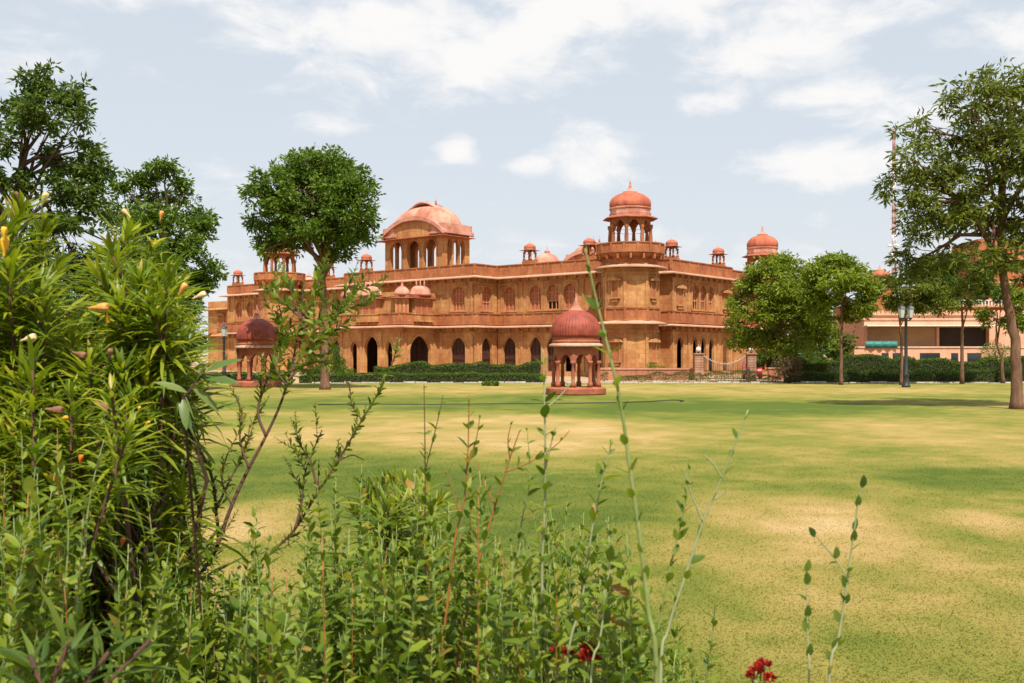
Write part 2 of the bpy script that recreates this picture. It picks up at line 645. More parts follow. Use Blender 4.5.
M['blue'] = plain('blue_plastic', (0.04, 0.20, 0.42), (0.03, 0.17, 0.38), 0.4, 2, 0)
M['mast_red'] = plain('mast_red_paint', (0.44, 0.17, 0.14), (0.40, 0.15, 0.12), 0.6, 1, 0)
M['mast_white'] = plain('mast_white_paint', (0.7, 0.66, 0.64), (0.62, 0.58, 0.56), 0.6, 1, 0)
M['bark'] = bark_mat('bark_brown', (0.24, 0.13, 0.075), (0.085, 0.046, 0.03))
M['bark_dark'] = bark_mat('bark_dark', (0.12, 0.075, 0.05), (0.045, 0.03, 0.022))
M['leaf_neem'] = leaf_mat('neem_leaf', [(0.0, (0.06, 0.085, 0.010)), (0.5, (0.115, 0.145, 0.017)), (0.85, (0.17, 0.195, 0.028)), (1.0, (0.23, 0.225, 0.045))], 0.36, 0.55, 0.2)
M['leaf_dense'] = leaf_mat('dense_tree_leaf', [(0.0, (0.045, 0.09, 0.008)), (0.5, (0.09, 0.155, 0.015)), (1.0, (0.17, 0.235, 0.03))], 0.33, 0.55, 0.2)
M['leaf_shade'] = leaf_mat('old_tree_leaf', [(0.0, (0.035, 0.068, 0.010)), (0.6, (0.072, 0.118, 0.015)), (1.0, (0.14, 0.185, 0.028))], 0.33, 0.55, 0.2)
M['leaf_light'] = leaf_mat('young_tree_leaf', [(0.0, (0.09, 0.145, 0.011)), (0.6, (0.18, 0.235, 0.02)), (1.0, (0.28, 0.30, 0.038))], 0.38, 0.55, 0.2)
M['leaf_hedge'] = leaf_mat('hedge_leaf', [(0.0, (0.045, 0.085, 0.012)), (0.6, (0.08, 0.14, 0.018)), (1.0, (0.13, 0.19, 0.026))], 0.3, 0.6, 0.15)
M['leaf_rough'] = leaf_mat('rough_hedge_leaf', [(0.0, (0.05, 0.085, 0.014)), (0.6, (0.10, 0.125, 0.024)), (0.85, (0.15, 0.14, 0.04)), (1.0, (0.22, 0.14, 0.07))], 0.3)
M['leaf_bougain'] = leaf_mat('bougainvillea_leaf', [(0.0, (0.04, 0.055, 0.014)), (0.55, (0.075, 0.085, 0.022)), (0.7, (0.16, 0.07, 0.045)), (1.0, (0.26, 0.08, 0.06))], 0.25)
M['leaf_oleander'] = leaf_mat('oleander_leaf', [(0.0, (0.07, 0.115, 0.008)), (0.45, (0.15, 0.205, 0.011)), (0.8, (0.26, 0.295, 0.018)), (0.96, (0.32, 0.32, 0.028)), (1.0, (0.38, 0.28, 0.03))], 0.40, 0.38, 0.32)
M['leaf_myrtle'] = leaf_mat('myrtle_leaf', [(0.0, (0.06, 0.11, 0.010)), (0.5, (0.13, 0.19, 0.016)), (0.85, (0.22, 0.27, 0.026)), (0.97, (0.25, 0.27, 0.04)), (1.0, (0.34, 0.15, 0.03))], 0.40, 0.45, 0.28)
M['leaf_broad'] = leaf_mat('broad_leaf', [(0.0, (0.06, 0.11, 0.02)), (0.6, (0.10, 0.16, 0.03)), (1.0, (0.17, 0.21, 0.05))], 0.34, 0.36, 0.45)
M['stem_green'] = plain('green_stem', (0.24, 0.28, 0.09), (0.15, 0.19, 0.05), 0.6, 12, 0.05)
M['stem_pale'] = plain('pale_stem', (0.30, 0.31, 0.17), (0.2, 0.23, 0.09), 0.6, 9, 0.05)
M['stem_orange'] = plain('orange_stem', (0.34, 0.12, 0.035), (0.24, 0.10, 0.03), 0.6, 9, 0.05)
M['stem_brown'] = plain('brown_stem', (0.11, 0.045, 0.028), (0.06, 0.03, 0.02), 0.8, 14, 0.2)
M['petal_yellow'] = plain('yellow_petal', (0.72, 0.42, 0.025), (0.66, 0.34, 0.03), 0.55, 20, 0.05)
M['petal_peach'] = plain('peach_petal', (0.70, 0.33, 0.09), (0.62, 0.24, 0.06), 0.55, 20, 0.05)
M['petal_pale'] = plain('pale_petal', (0.68, 0.55, 0.30), (0.55, 0.36, 0.16), 0.6, 20, 0.05)
M['petal_dry'] = plain('withered_petal', (0.26, 0.13, 0.06), (0.18, 0.085, 0.045), 0.8, 20, 0.2)
M['petal_orange'] = plain('orange_petal', (0.65, 0.17, 0.02), (0.55, 0.12, 0.02), 0.55, 20, 0.05)
M['petal_red'] = leaf_mat('red_petal', [(0.0, (0.16, 0.008, 0.008)), (0.6, (0.38, 0.016, 0.01)), (1.0, (0.55, 0.06, 0.02))], 0.25, 0.5, 0.3, 1.0)


# ------------------------------------------------------------------ lawn: where it is dry and where it is green
def vnoise(x, y, seed):
    xi, yi = np.floor(x).astype(int), np.floor(y).astype(int)
    fx, fy = x - xi, y - yi
    fx, fy = fx * fx * (3 - 2 * fx), fy * fy * (3 - 2 * fy)
    def h(a, b):
        n = (a * 374761393 + b * 668265263 + seed * 982451653) & 0xffffffff
        n = ((n ^ (n >> 13)) * 1274126177) & 0xffffffff
        return ((n ^ (n >> 16)) & 0xffff) / 65535.0
    return (h(xi, yi) * (1 - fx) + h(xi + 1, yi) * fx) * (1 - fy) + (h(xi, yi + 1) * (1 - fx) + h(xi + 1, yi + 1) * fx) * fy


def ground_at(px, py):
    Y = EYE * F / (py - 355.0)
    return ((px - 512) / F * Y, Y)


PATCH = []
def patch(px0, py0, px1, py1, w):          # an area of lawn, given by two corners, that is drier (+) or greener (-)
    xm = (px0 + px1) / 2
    ya, yb = ground_at(xm, py1)[1], ground_at(xm, py0)[1]
    yc = (ya + yb) / 2
    PATCH.append(((xm - 512) / F * yc, yc, abs(px1 - px0) / 2 / F * yc, (yb - ya) / 2, w))
patch(250, 385, 1100, 396, 0.22)
patch(250, 396, 820, 412, -0.30)
patch(860, 394, 1050, 402, -0.20)
patch(560, 404, 940, 420, -0.32)
patch(820, 420, 1080, 470, 0.30)
patch(320, 415, 660, 462, 0.42)
patch(130, 430, 330, 452, 0.25)
patch(640, 425, 820, 455, 0.10)
patch(560, 448, 830, 500, -0.25)
patch(150, 450, 430, 500, -0.30)
patch(300, 460, 640, 560, -0.42)
patch(830, 468, 1070, 492, -0.40)
patch(560, 490, 760, 540, -0.02)
patch(710, 500, 900, 540, 0.36)
patch(950, 512, 1060, 548, 0.34)
patch(200, 500, 300, 545, 0.42)
patch(700, 530, 1150, 700, 0.26)
patch(560, 620, 800, 760, -0.08)
patch(880, 580, 1100, 720, -0.06)


def dryness(x, y):
    d = 0.425 + 0 * x
    for cx, cy, rx, ry, w in PATCH:
        wob = 0.35 * (vnoise(x / (rx * 0.7) + 9, y / (ry * 0.7), 5) - 0.5)
        r = np.sqrt(((x - cx) / rx) ** 2 + ((y - cy) / ry) ** 2) + wob
        d = d + 0.68 * w * np.clip(1.35 - r, 0, 0.7) / 0.7
    d = d + 0.24 * (vnoise(x / 2.6, y / 3.4, 1) - 0.5) + 0.26 * (vnoise(x / 0.8, y / 1.0, 2) - 0.5) + 0.22 * (vnoise(x / 0.25, y / 0.3, 3) - 0.5)
    return np.clip(d, 0, 1)


def lawn_material(name, per_blade):
    m, N, L, B = nodes(name)
    at_ = N.new('ShaderNodeAttribute'); at_.attribute_name = 'dry'
    tc = N.new('ShaderNodeTexCoord').outputs['Object']
    v = at_.outputs['Fac']
    if per_blade:
        r = N.new('ShaderNodeNewGeometry').outputs['Random Per Island']
    else:
        r = noise(N, L, tc, 26, 4, 0.75)
    ad = N.new('ShaderNodeMath'); ad.operation = 'MULTIPLY_ADD'
    L.new(r, ad.inputs[0]); ad.inputs[1].default_value = 0.36 if per_blade else 0.42
    sb = N.new('ShaderNodeMath'); sb.operation = 'SUBTRACT'; L.new(v, sb.inputs[0]); sb.inputs[1].default_value = 0.17 if per_blade else 0.21
    L.new(sb.outputs[0], ad.inputs[2])
    col = ramp(N, L, ad.outputs[0], [(0.08, (0.078, 0.112, 0.015)), (0.33, (0.155, 0.165, 0.026)), (0.55, (0.265, 0.212, 0.052)), (0.76, (0.38, 0.262, 0.096)), (0.95, (0.47, 0.335, 0.16))])
    L.new(col, B.inputs['Base Color'])
    B.inputs['Roughness'].default_value = 0.9
    B.inputs['Specular IOR Level'].default_value = 0.1
    if per_blade:
        t = N.new('ShaderNodeBsdfTranslucent'); L.new(col, t.inputs['Color'])
        mx = N.new('ShaderNodeMixShader'); mx.inputs[0].default_value = 0.5
        L.new(B.outputs[0], mx.inputs[1]); L.new(t.outputs[0], mx.inputs[2])
        L.new(mx.outputs[0], N['Material Output'].inputs['Surface'])
    if not per_blade:
        b = N.new('ShaderNodeBump'); b.inputs['Strength'].default_value = 0.7; b.inputs['Distance'].default_value = 0.03
        L.new(noise(N, L, tc, 40, 4, 0.7), b.inputs['Height']); L.new(b.outputs[0], B.inputs['Normal'])
    return m


def add_dry(me):
    co = np.empty(len(me.vertices) * 3, np.float32)
    me.vertices.foreach_get('co', co)
    co = co.reshape(-1, 3)
    a = me.attributes.new('dry', 'FLOAT', 'POINT')
    a.data.foreach_set('value', dryness(co[:, 0].astype(float), co[:, 1].astype(float)).astype(np.float32))


LAWN_FAR = 70.0
def build_ground():
    # one sheet of sandy earth out to the horizon
    g = MB()
    R = 2600
    g.add([(-R, -60, 0), (R, -60, 0), (R, R, 0), (-R, R, 0)], [(0, 1, 2, 3)])
    tag(g.build('ground', plain('sandy_earth', (0.42, 0.29, 0.17), (0.33, 0.22, 0.12), 0.95, 0.35, 0.3, 0.1)), kind='structure')
    ys = np.concatenate([np.linspace(-4, 5, 10), np.geomspace(5.3, LAWN_FAR, 260)])
    t = np.linspace(-1, 1, 301)
    X = np.stack([t * (10 + 0.72 * max(y, 0) + 2) for y in ys])
    Yy = np.repeat(ys[:, None], len(t), 1)
    V = np.stack([X, Yy, np.full_like(X, 0.03)], -1)
    n = len(t)
    i = np.arange(len(ys) - 1)[:, None] * n + np.arange(n - 1)[None, :]
    Q = np.stack([i, i + 1, i + n + 1, i + n], -1)
    me = quads_mesh('lawn', V, Q, False)
    add_dry(me)
    tag(link_mesh('lawn', me, lawn_material('lawn_turf', False)), kind='structure')
    # short blades, thick near the camera
    nb = 300000
    y = np.exp(RNG.uniform(math.log(5.0), math.log(30.0), nb))
    x = RNG.uniform(-0.62, 0.68, nb) * y
    P = np.stack([x, y, np.full(nb, 0.028)], -1)
    h = RNG.uniform(0.007, 0.021, nb) * np.clip((31 - y) / 14, 0.15, 1.0)
    D = unit(np.stack([RNG.normal(0, 1.0, nb), RNG.normal(0, 1.0, nb), RNG.uniform(.15, .7, nb)], -1))
    lv = Leaves()
    lv.diamonds(P, D, h * 1.5, np.clip(0.0032 + 0.0005 * y, 0.003, 0.016), 0.1, unit(np.array([0, -.35, 1.0]) + RNG.normal(0, .22, (nb, 3))))
    me = quads_mesh('grass', np.concatenate(lv.V), np.concatenate(lv.Q))
    add_dry(me)
    tag(link_mesh('grass', me, lawn_material('grass_blade', True)), kind='stuff')


build_ground()

# ------------------------------------------------------------------ the palace (local axes: x along the long front to the right, y into the depth)
PAL = empty('palace', (10.4, 88.0, 0.0), math.atan2(-0.6345, 0.773))
tag(PAL, 'long two storey red sandstone palace with domed towers beyond the lawn', 'palace')
OCT = [math.pi / 8 + k * math.pi / 4 for k in range(8)]
Z_LOW, Z_UP, Z_ROOF = 4.95, 9.75, 9.72


def ring(c, r, n=8, ph=math.pi / 8):
    # clockwise seen from above, so that outward lies to the right of travel when reversed
    return [(c[0] + r * math.cos(ph + 2 * math.pi * k / n), c[1] + r * math.sin(ph + 2 * math.pi * k / n)) for k in range(n)]


def eave_sec(over, z_in, z_out, th=0.09):
    return [(-0.05, z_in), (over, z_out), (over, z_out - th), (-0.05, z_in - 0.26)]


def window(fr, op, depth, style, parent=PAL):
    """a closed or half open shutter window filling an opening of a wall"""
    c, w, zb, zs, zt = op
    a, b = c - w / 2, c + w / 2
    fm = MB()
    t = 0.07
    n_m = 3 if w < 1.7 else 4
    for k in range(n_m + 1):
        s = a + (b - a) * k / n_m
        s = min(max(s, a + t / 2), b - t / 2)
        top = zs if k in (0, n_m) else zt - 0.06 - 0.35 * abs(2 * k / n_m - 1) * (zt - zs)
        fm.box(s - t / 2, s + t / 2, depth - 0.07, depth - 0.003, zb, top, fr)
    for z in (zb + t / 2, (zb + zs) / 2, zs):
        fm.box(a + t, b - t, depth - 0.085, depth - 0.005, z - t / 2, z + t / 2, fr)
    f = fm.build('window', M['window_frame'] if style != 'door' else M['door_wood'], parent)
    arc = arch_pts(c, w, zs, zt, 12)
    p = MB()
    if style == 'closed':
        p.slab([(a, zb)] + arc + [(b, zb)], fr, depth, depth + 0.06)
        p.build('shutter', M['shutter'], f)
    elif style == 'half':
        zm = (zb + zs) / 2
        p.slab([(a, zm)] + arc + [(b, zm)], fr, depth, depth + 0.06)
        p.build('shutter', M['shutter'], f)
        q = MB(); q.slab([(a, zb), (a, zm - 0.002), (b, zm - 0.002), (b, zb)], fr, depth + 0.25, depth + 0.3)  # dark slab in place of the shaded room behind the open half
        q.build('dark_backing', M['dark'], f)
    else:
        p.slab([(a, zb)] + arc + [(b, zb)], fr, depth, depth + 0.06)
        p.build('door_leaf', M['door_wood'], f)
        f.name = 'arched_door'
    return f


def niche(fr, c, zb, w, h, parent, name='wall_niche'):
    """blind window: raised frame, hood and sill on the wall face"""
    m = MB()
    m.box(c - w / 2, c - w / 2 + 0.12, -0.10, 0.02, zb, zb + h, fr)
    m.box(c + w / 2 - 0.12, c + w / 2, -0.10, 0.02, zb, zb + h, fr)
    m.box(c - w / 2 - 0.1, c + w / 2 + 0.1, -0.22, 0.02, zb - 0.14, zb - 0.003, fr)
    m.box(c - w / 2 + 0.1, c + w / 2 - 0.1, -0.14, 0.02, zb - 0.42, zb - 0.143, fr)
    m.slab([(c - w / 2 - 0.3, zb + h), (c + w / 2 + 0.3, zb + h), (c + w / 2 + 0.16, zb + h + 0.2), (c, zb + h + 0.34), (c - w / 2 - 0.16, zb + h + 0.2)], fr, -0.34, 0.02)
    o = m.build(name, M['stone'], parent)
    p = MB()
    p.slab([(c - w / 2 + 0.12, zb)] + arch_pts(c, w - 0.24, zb + h * 0.6, zb + h * 0.95, 10) + [(c + w / 2 - 0.12, zb)], fr, -0.03, 0.02)
    p.build('panel', M['stone_red'], o)
    return o


def pilasters(mb, fr, ss, z0, z1, w=0.28, proud=0.09):
    for s in ss:
        mb.box(s - w / 2, s + w / 2, -proud, 0.02, z0, z1, fr)
        mb.box(s - w / 2 - 0.06, s + w / 2 + 0.06, -proud - 0.05, 0.02, z1 - 0.22, z1 - 0.002, fr)
        mb.box(s - w / 2 - 0.06, s + w / 2 + 0.06, -proud - 0.05, 0.02, z0 + 0.002, z0 + 0.4, fr)


# --- wall runs
def wall_run(fr, s0, s1, low, up, pil=(), name='wall', th=0.34):
    """low: ground floor openings (centre, width, door?) ; up: windows (centre, width, style)"""
    lo = [(c, w, 0.45, 2.75 if w < 2.2 else 2.35, 3.72) for c, w, _ in low]
    hi = [(c, w, 6.35, 8.0, 8.75) for c, w, _ in up]
    m = MB()
    m.wall(fr, s0, s1, 0.0, Z_LOW - 0.02, th, lo)
    m.wall(fr, s0, s1, Z_LOW - 0.02, Z_UP, 0.45, hi)
    for o in lo:
        m.arch_band(fr, o)
    for o in hi:
        m.arch_band(fr, o, 0.12, 0.05)
        for sg in (-1, 1):
            e = o[0] + sg * (o[1] / 2 + 0.24)
            m.box(e - 0.06, e + 0.06, -0.08, 0.02, o[2] - 0.138, 8.93, fr)
        m.box(o[0] - o[1] / 2 - 0.36, o[0] + o[1] / 2 + 0.36, -0.2, 0.02, 8.932, 9.02, fr)
        m.box(o[0] - o[1] / 2 - 0.2, o[0] + o[1] / 2 + 0.2, -0.13, 0.02, o[2] - 0.14, o[2] - 0.002, fr)
    if pil:
        pilasters(m, fr, pil, 0.0, 4.35)
        pilasters(m, fr, pil, 6.15, 9.1, 0.22, 0.07)
    m.box(s0 + 0.01, s1 - 0.01, -0.16, 0.02, -0.1, 0.42, fr)       # plinth
    m.box(s0 + 0.01, s1 - 0.01, -0.07, 0.02, 4.02, 4.2, fr)         # string course
    m.box(s0 + 0.01, s1 - 0.01, -0.06, 0.02, 9.05, 9.2, fr)
    k = max(1, int((s1 - s0) / 1.1))
    for i in range(k):
        s = s0 + (s1 - s0) * (i + 0.5) / k
        m.slab([(s - 0.09, 4.3), (s + 0.09, 4.3), (s + 0.09, 4.72), (s - 0.09, 4.72)], fr, -0.28, 0.01)
        m.slab([(s - 0.09, 9.2), (s + 0.09, 9.2), (s + 0.09, 9.54), (s - 0.09, 9.54)], fr, -0.24, 0.01)
    w = m.build(name, M['stone'], PAL)
    for o, (c, wd, st) in zip(lo, low):
        if st:
            window(fr, o, 0.26, 'door')
    for o, (c, wd, st) in zip(hi, up):
        window(fr, o, 0.28, st)
    return w


# long front, right wing between the corner tower and the centre block
wall_run(frame_front(1.5), -16.55, -0.7,
         [(-15.0, 1.6, 1), (-11.75, 1.4, 1), (-9.66, 1.4, 1), (-7.65, 1.4, 0), (-4.2, 1.4, 1)],
         [(-15.0, 1.5, 'closed'), (-11.75, 1.45, 'closed'), (-9.66, 1.45, 'half'), (-7.65, 1.45, 'closed'), (-4.2, 1.2, 'half')],
         (-13.4, -6.1, -2.6))
# flank of the centre block
wall_run(frame_right(-16.6), -1.9, 1.48, [(-0.1, 1.5, 1)], [(-0.1, 1.4, 'closed')], (-1.5,))
# centre block front, both sides of the porch
wall_run(frame_front(-1.9), -35.6, -16.62,
         [(-33.4, 1.9, 1), (-18.75, 1.9, 1), (-26.1, 2.2, 1)], [(-33.4, 1.8, 'closed'), (-18.75, 1.8, 'closed'), (-28.5, 1.4, 'closed'), (-26.1, 1.4, 'closed'), (-23.6, 1.4, 'closed')],
         (-35.3, -31.2, -21.0, -16.95))
wall_run(frame_left(-35.6), -1.88, 1.48, [(-0.1, 1.5, 1)], [(-0.1, 1.4, 'closed')])
# left wing
wall_run(frame_front(1.5), -62.0, -35.62,
         [(-59.5, 1.4, 1), (-57.2, 1.4, 1), (-54.9, 1.4, 0), (-45.5, 1.4, 1), (-43.2, 1.4, 0), (-40.9, 1.4, 1), (-37.8, 1.5, 1)],
         [(-59.5, 1.4, 'closed'), (-57.2, 1.4, 'closed'), (-54.9, 1.4, 'half'), (-45.5, 1.4, 'closed'), (-43.2, 1.4, 'half'), (-40.9, 1.4, 'closed'), (-37.8, 1.4, 'closed')],
         (-61.6, -53.2, -46.9, -39.4))
wall_run(frame_left(-62.0), 1.52, 16.0, [], [])
# short front to the right of the corner tower
wall_run(frame_right(-0.7), 1.48, 5.9, [(3.6, 1.3, 0)], [])
wall_run(frame_front(5.9), -0.68, 0.65, [], [])
wall_run(frame_right(0.65), 5.92, 18.1,
         [(7.5, 1.2, 0), (10.4, 1.0, 0), (12.0, 1.0, 0), (13.6, 1.0, 0), (16.6, 1.2, 0)],
         [(10.5, 1.25, 'half'), (12.0, 1.25, 'half'), (13.5, 1.25, 'closed')],
         (6.2, 9.1, 14.9, 17.8), th=0.2)
for yy in (7.5, 16.6):
    niche(frame_right(0.65), yy, 6.7, 1.1, 1.5, PAL)
wall_run(frame_right(-0.7), 18.12, 30.0, [(20.2, 1.2, 0), (27.5, 1.2, 0)], [(20.2, 1.2, 'closed')])

# lower end block on the far left
m = MB(); m.box(-68.5, -62.02, 3.0, 15.0, -0.1, 9.1)
m.sweep([(-68.5, 15), (-68.5, 3.0), (-62.02, 3.0)], eave_sec(0.7, 8.2, 8.0))
m.sweep([(-68.5, 15), (-68.5, 3.0), (-62.02, 3.0)], eave_sec(0.7, 4.75, 4.55))
m.build('end_block', M['stone'], PAL)
niche(frame_front(3.0), -65.5, 5.6, 1.4, 1.6, PAL)

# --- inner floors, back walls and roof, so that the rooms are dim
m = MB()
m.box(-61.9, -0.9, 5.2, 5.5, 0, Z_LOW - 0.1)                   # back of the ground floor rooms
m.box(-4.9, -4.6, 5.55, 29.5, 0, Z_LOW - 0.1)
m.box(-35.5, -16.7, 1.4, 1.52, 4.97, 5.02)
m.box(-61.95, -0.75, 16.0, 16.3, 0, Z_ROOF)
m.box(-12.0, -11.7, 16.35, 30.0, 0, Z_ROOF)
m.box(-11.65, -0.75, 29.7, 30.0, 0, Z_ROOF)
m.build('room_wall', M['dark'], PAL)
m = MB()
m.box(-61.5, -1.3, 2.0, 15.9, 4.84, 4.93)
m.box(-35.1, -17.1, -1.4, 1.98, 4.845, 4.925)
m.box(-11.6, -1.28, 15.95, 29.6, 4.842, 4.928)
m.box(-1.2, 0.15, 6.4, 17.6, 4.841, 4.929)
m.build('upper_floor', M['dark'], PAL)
m = MB()
m.box(-61.5, -1.2, 1.95, 15.95, Z_ROOF - 0.2, Z_ROOF)
m.box(-35.15, -17.05, -1.45, 1.93, Z_ROOF - 0.2, Z_ROOF - 0.004)
m.box(-11.65, -1.25, 16.35, 29.65, Z_ROOF - 0.2, Z_ROOF - 0.006)
m.box(-1.18, 0.2, 6.35, 17.65, Z_ROOF - 0.2, Z_ROOF - 0.008)
m.build('roof', M['stone_pink'], PAL)

# --- eaves, balcony band and parapet along the whole front
PATH_UP = [(-62, 16), (-62, 1.5), (-35.6, 1.5), (-35.6, -1.9), (-16.6, -1.9), (-16.6, 1.5), (-0.7, 1.5)]
PATH_LOW = [(-62, 16), (-62, 1.5), (-35.6, 1.5), (-35.6, -1.9), (-30.6, -1.9), (-30.6, -6.8), (-21.6, -6.8), (-21.6, -1.9), (-16.6, -1.9), (-16.6, 1.5), (-0.7, 1.5)]
PATH_R = [(-0.7, 1.5), (-0.7, 5.9), (0.65, 5.9), (0.65, 18.1), (-0.7, 18.1), (-0.7, 30)]
m = MB()
m.sweep(PATH_UP, eave_sec(0.78, 9.78, 9.56)); m.sweep(PATH_R, eave_sec(0.78, 9.782, 9.562))
m.build('upper_eave', M['chajja'], PAL)
m = MB()
m.sweep(PATH_LOW, eave_sec(0.82, 4.98, 4.74)); m.sweep(PATH_R, eave_sec(0.82, 4.982, 4.742))
m.build('lower_eave', M['chajja'], PAL)


def panel_band(mb, path, d, z0, z1, step=1.55, th=0.22):
    """parapet of upright slabs between posts, with plinth and coping"""
    mb.sweep(path, [(d - th, z0), (d, z0), (d, z1 - 0.1), (d - th, z1 - 0.1)])
    mb.sweep(path, [(d - th - 0.05, z1 - 0.098), (d + 0.07, z1 - 0.098), (d + 0.07, z1), (d - th - 0.05, z1)])
    mb.sweep(path, [(d - 0.02, z0 + 0.002), (d + 0.06, z0 + 0.002), (d + 0.06, z0 + 0.16), (d - 0.02, z0 + 0.16)])
    for (xa, ya), (xb, yb) in zip(path[:-1], path[1:]):
        A, B = Vector((xa, ya)), Vector((xb, yb))
        D = (B - A); Ln = D.length; D.normalize()
        Nn = Vector((D.y, -D.x))
        ang = math.atan2(Nn.y, Nn.x)
        k = max(1, int(Ln / step))
        for i in range(k + 1):
            p = A + D * (Ln * i / k) + Nn * d
            fr = frame_any(p.x, p.y, ang)
            mb.box(-0.11, 0.11, -0.045, 0.01, z0 + 0.162, z1 - 0.1, fr)


m = MB()
panel_band(m, PATH_UP, -0.08, 9.79, 10.92); panel_band(m, PATH_R, -0.08, 9.79, 10.92)
m.build('parapet', M['stone_red'], PAL)
m = MB()
panel_band(m, PATH_LOW, 0.3, 4.95, 6.1, 1.2, 0.16); panel_band(m, PATH_R, 0.3, 4.953, 6.1, 1.2, 0.16)
m.build('balcony_rail', M['stone_red'], PAL)
# rain pipe
m = MB(); m.tube([(-0.35, 2.3, 0), (-0.35, 2.3, 9.4)], 0.08); m.build('drain_pipe', M['plaster'], PAL)


# --- domed roof kiosks
def chhatri(parent, c, z, r, hcol, hdome, n_col, mats, ribs=0, drum=0.35, name='chhatri', over=1.24, plain_cols=False, dome_k=1.0, sides=None):
    """columns with arches, eave, drum, dome and finial as parts of parent"""
    sides = sides or n_col
    ph = math.pi / n_col
    zt = z + hcol
    base = MB(); base.prism(ring(c, r * 1.12, sides, ph), z - 0.12, z)
    root = base.build(name, mats[0], parent) if parent.name != name else parent
    holder = root
    cw = r * (0.085 if n_col > 4 else 0.15)
    for k in range(n_col):
        a = ph + 2 * math.pi * k / n_col
        p = (c[0] + r * 0.93 * math.cos(a), c[1] + r * 0.93 * math.sin(a))
        q = MB()
        q.lathe([(cw * 1.5, z + 0.003), (cw * 1.5, z + hcol * 0.1), (cw * 0.95, z + hcol * 0.16), (cw * 1.1, z + hcol * 0.4), (cw * 0.8, z + hcol * 0.66), (cw * 1.3, z + hcol * 0.72), (cw * 1.3, z + hcol * 0.8)], 8, p)
        q.build('column', mats[0], holder)
    ar = MB()
    for k in range(n_col):
        a0, a1 = ph + 2 * math.pi * k / n_col, ph + 2 * math.pi * (k + 1) / n_col
        am = (a0 + a1) / 2
        half = r * 0.93 * math.sin(math.pi / n_col)
        ap = r * 0.93 * math.cos(math.pi / n_col)
        fr = frame_any(c[0] + ap * math.cos(am), c[1] + ap * math.sin(am), am)
        wd = 2 * half - cw * 1.7
        ar.wall(fr, -half, half, z + hcol * 0.62, zt, cw * 1.2, [(0, wd, z + hcol * 0.62, z + hcol * 0.64, z + hcol * 0.92)])
    ar.build('arches', mats[0], holder)
    ev = MB()
    ro = r * over
    ev.lathe([(r * 0.9, zt + 0.02), (ro * 1.02, zt - 0.05 * r), (ro * 1.02, zt - 0.02 * r), (r * 1.0, zt + 0.09 * r), (r * 0.7, zt + 0.10 * r)], max(sides, 8) if sides > 4 else 4, c, smooth=False, phase=ph)
    ev.build('eave', mats[1], holder)
    dr = MB()
    zd = zt + 0.09 * r
    rd = r * 0.93
    dr.lathe([(rd * 1.02, zd + 0.003), (rd * 1.04, zd + drum * 0.3), (rd * 0.99, zd + drum * 0.35), (rd * 0.99, zd + drum * 0.8), (rd * 1.04, zd + drum * 0.85), (rd * 1.04, zd + drum)], max(sides, 12) if sides > 4 else 16, c, smooth=False, phase=ph)
    dr.build('drum', mats[3] if len(mats) > 3 else mats[0], holder)
    zb = zd + drum
    prof = []
    for i in range(15):
        t = i / 14
        a = -0.28 + t * (math.pi / 2 + 0.28)
        rr = rd * 0.985 * math.cos(a) * 1.03 * dome_k
        prof.append((max(rr, 0.08 * rd), zb + hdome * (math.sin(a) + 0.276) / 1.276))
    dm = MB(); dm.lathe(prof, 64 if ribs else 32, c, 0.045 if ribs else 0, ribs)
    dm.build('dome', mats[2], holder)
    fi = MB()
    t = zb + hdome
    k = rd
    fi.lathe([(k * 0.34, t - 0.05 * k), (k * 0.36, t + 0.02 * k), (k * 0.16, t + 0.07 * k), (k * 0.14, t + 0.16 * k), (k * 0.07, t + 0.20 * k), (k * 0.09, t + 0.27 * k), (k * 0.035, t + 0.34 * k), (k * 0.05, t + 0.42 * k), (k * 0.012, t + 0.62 * k)], 12, c)
    fi.build('finial', mats[3] if len(mats) > 3 else mats[1], holder)
    return root


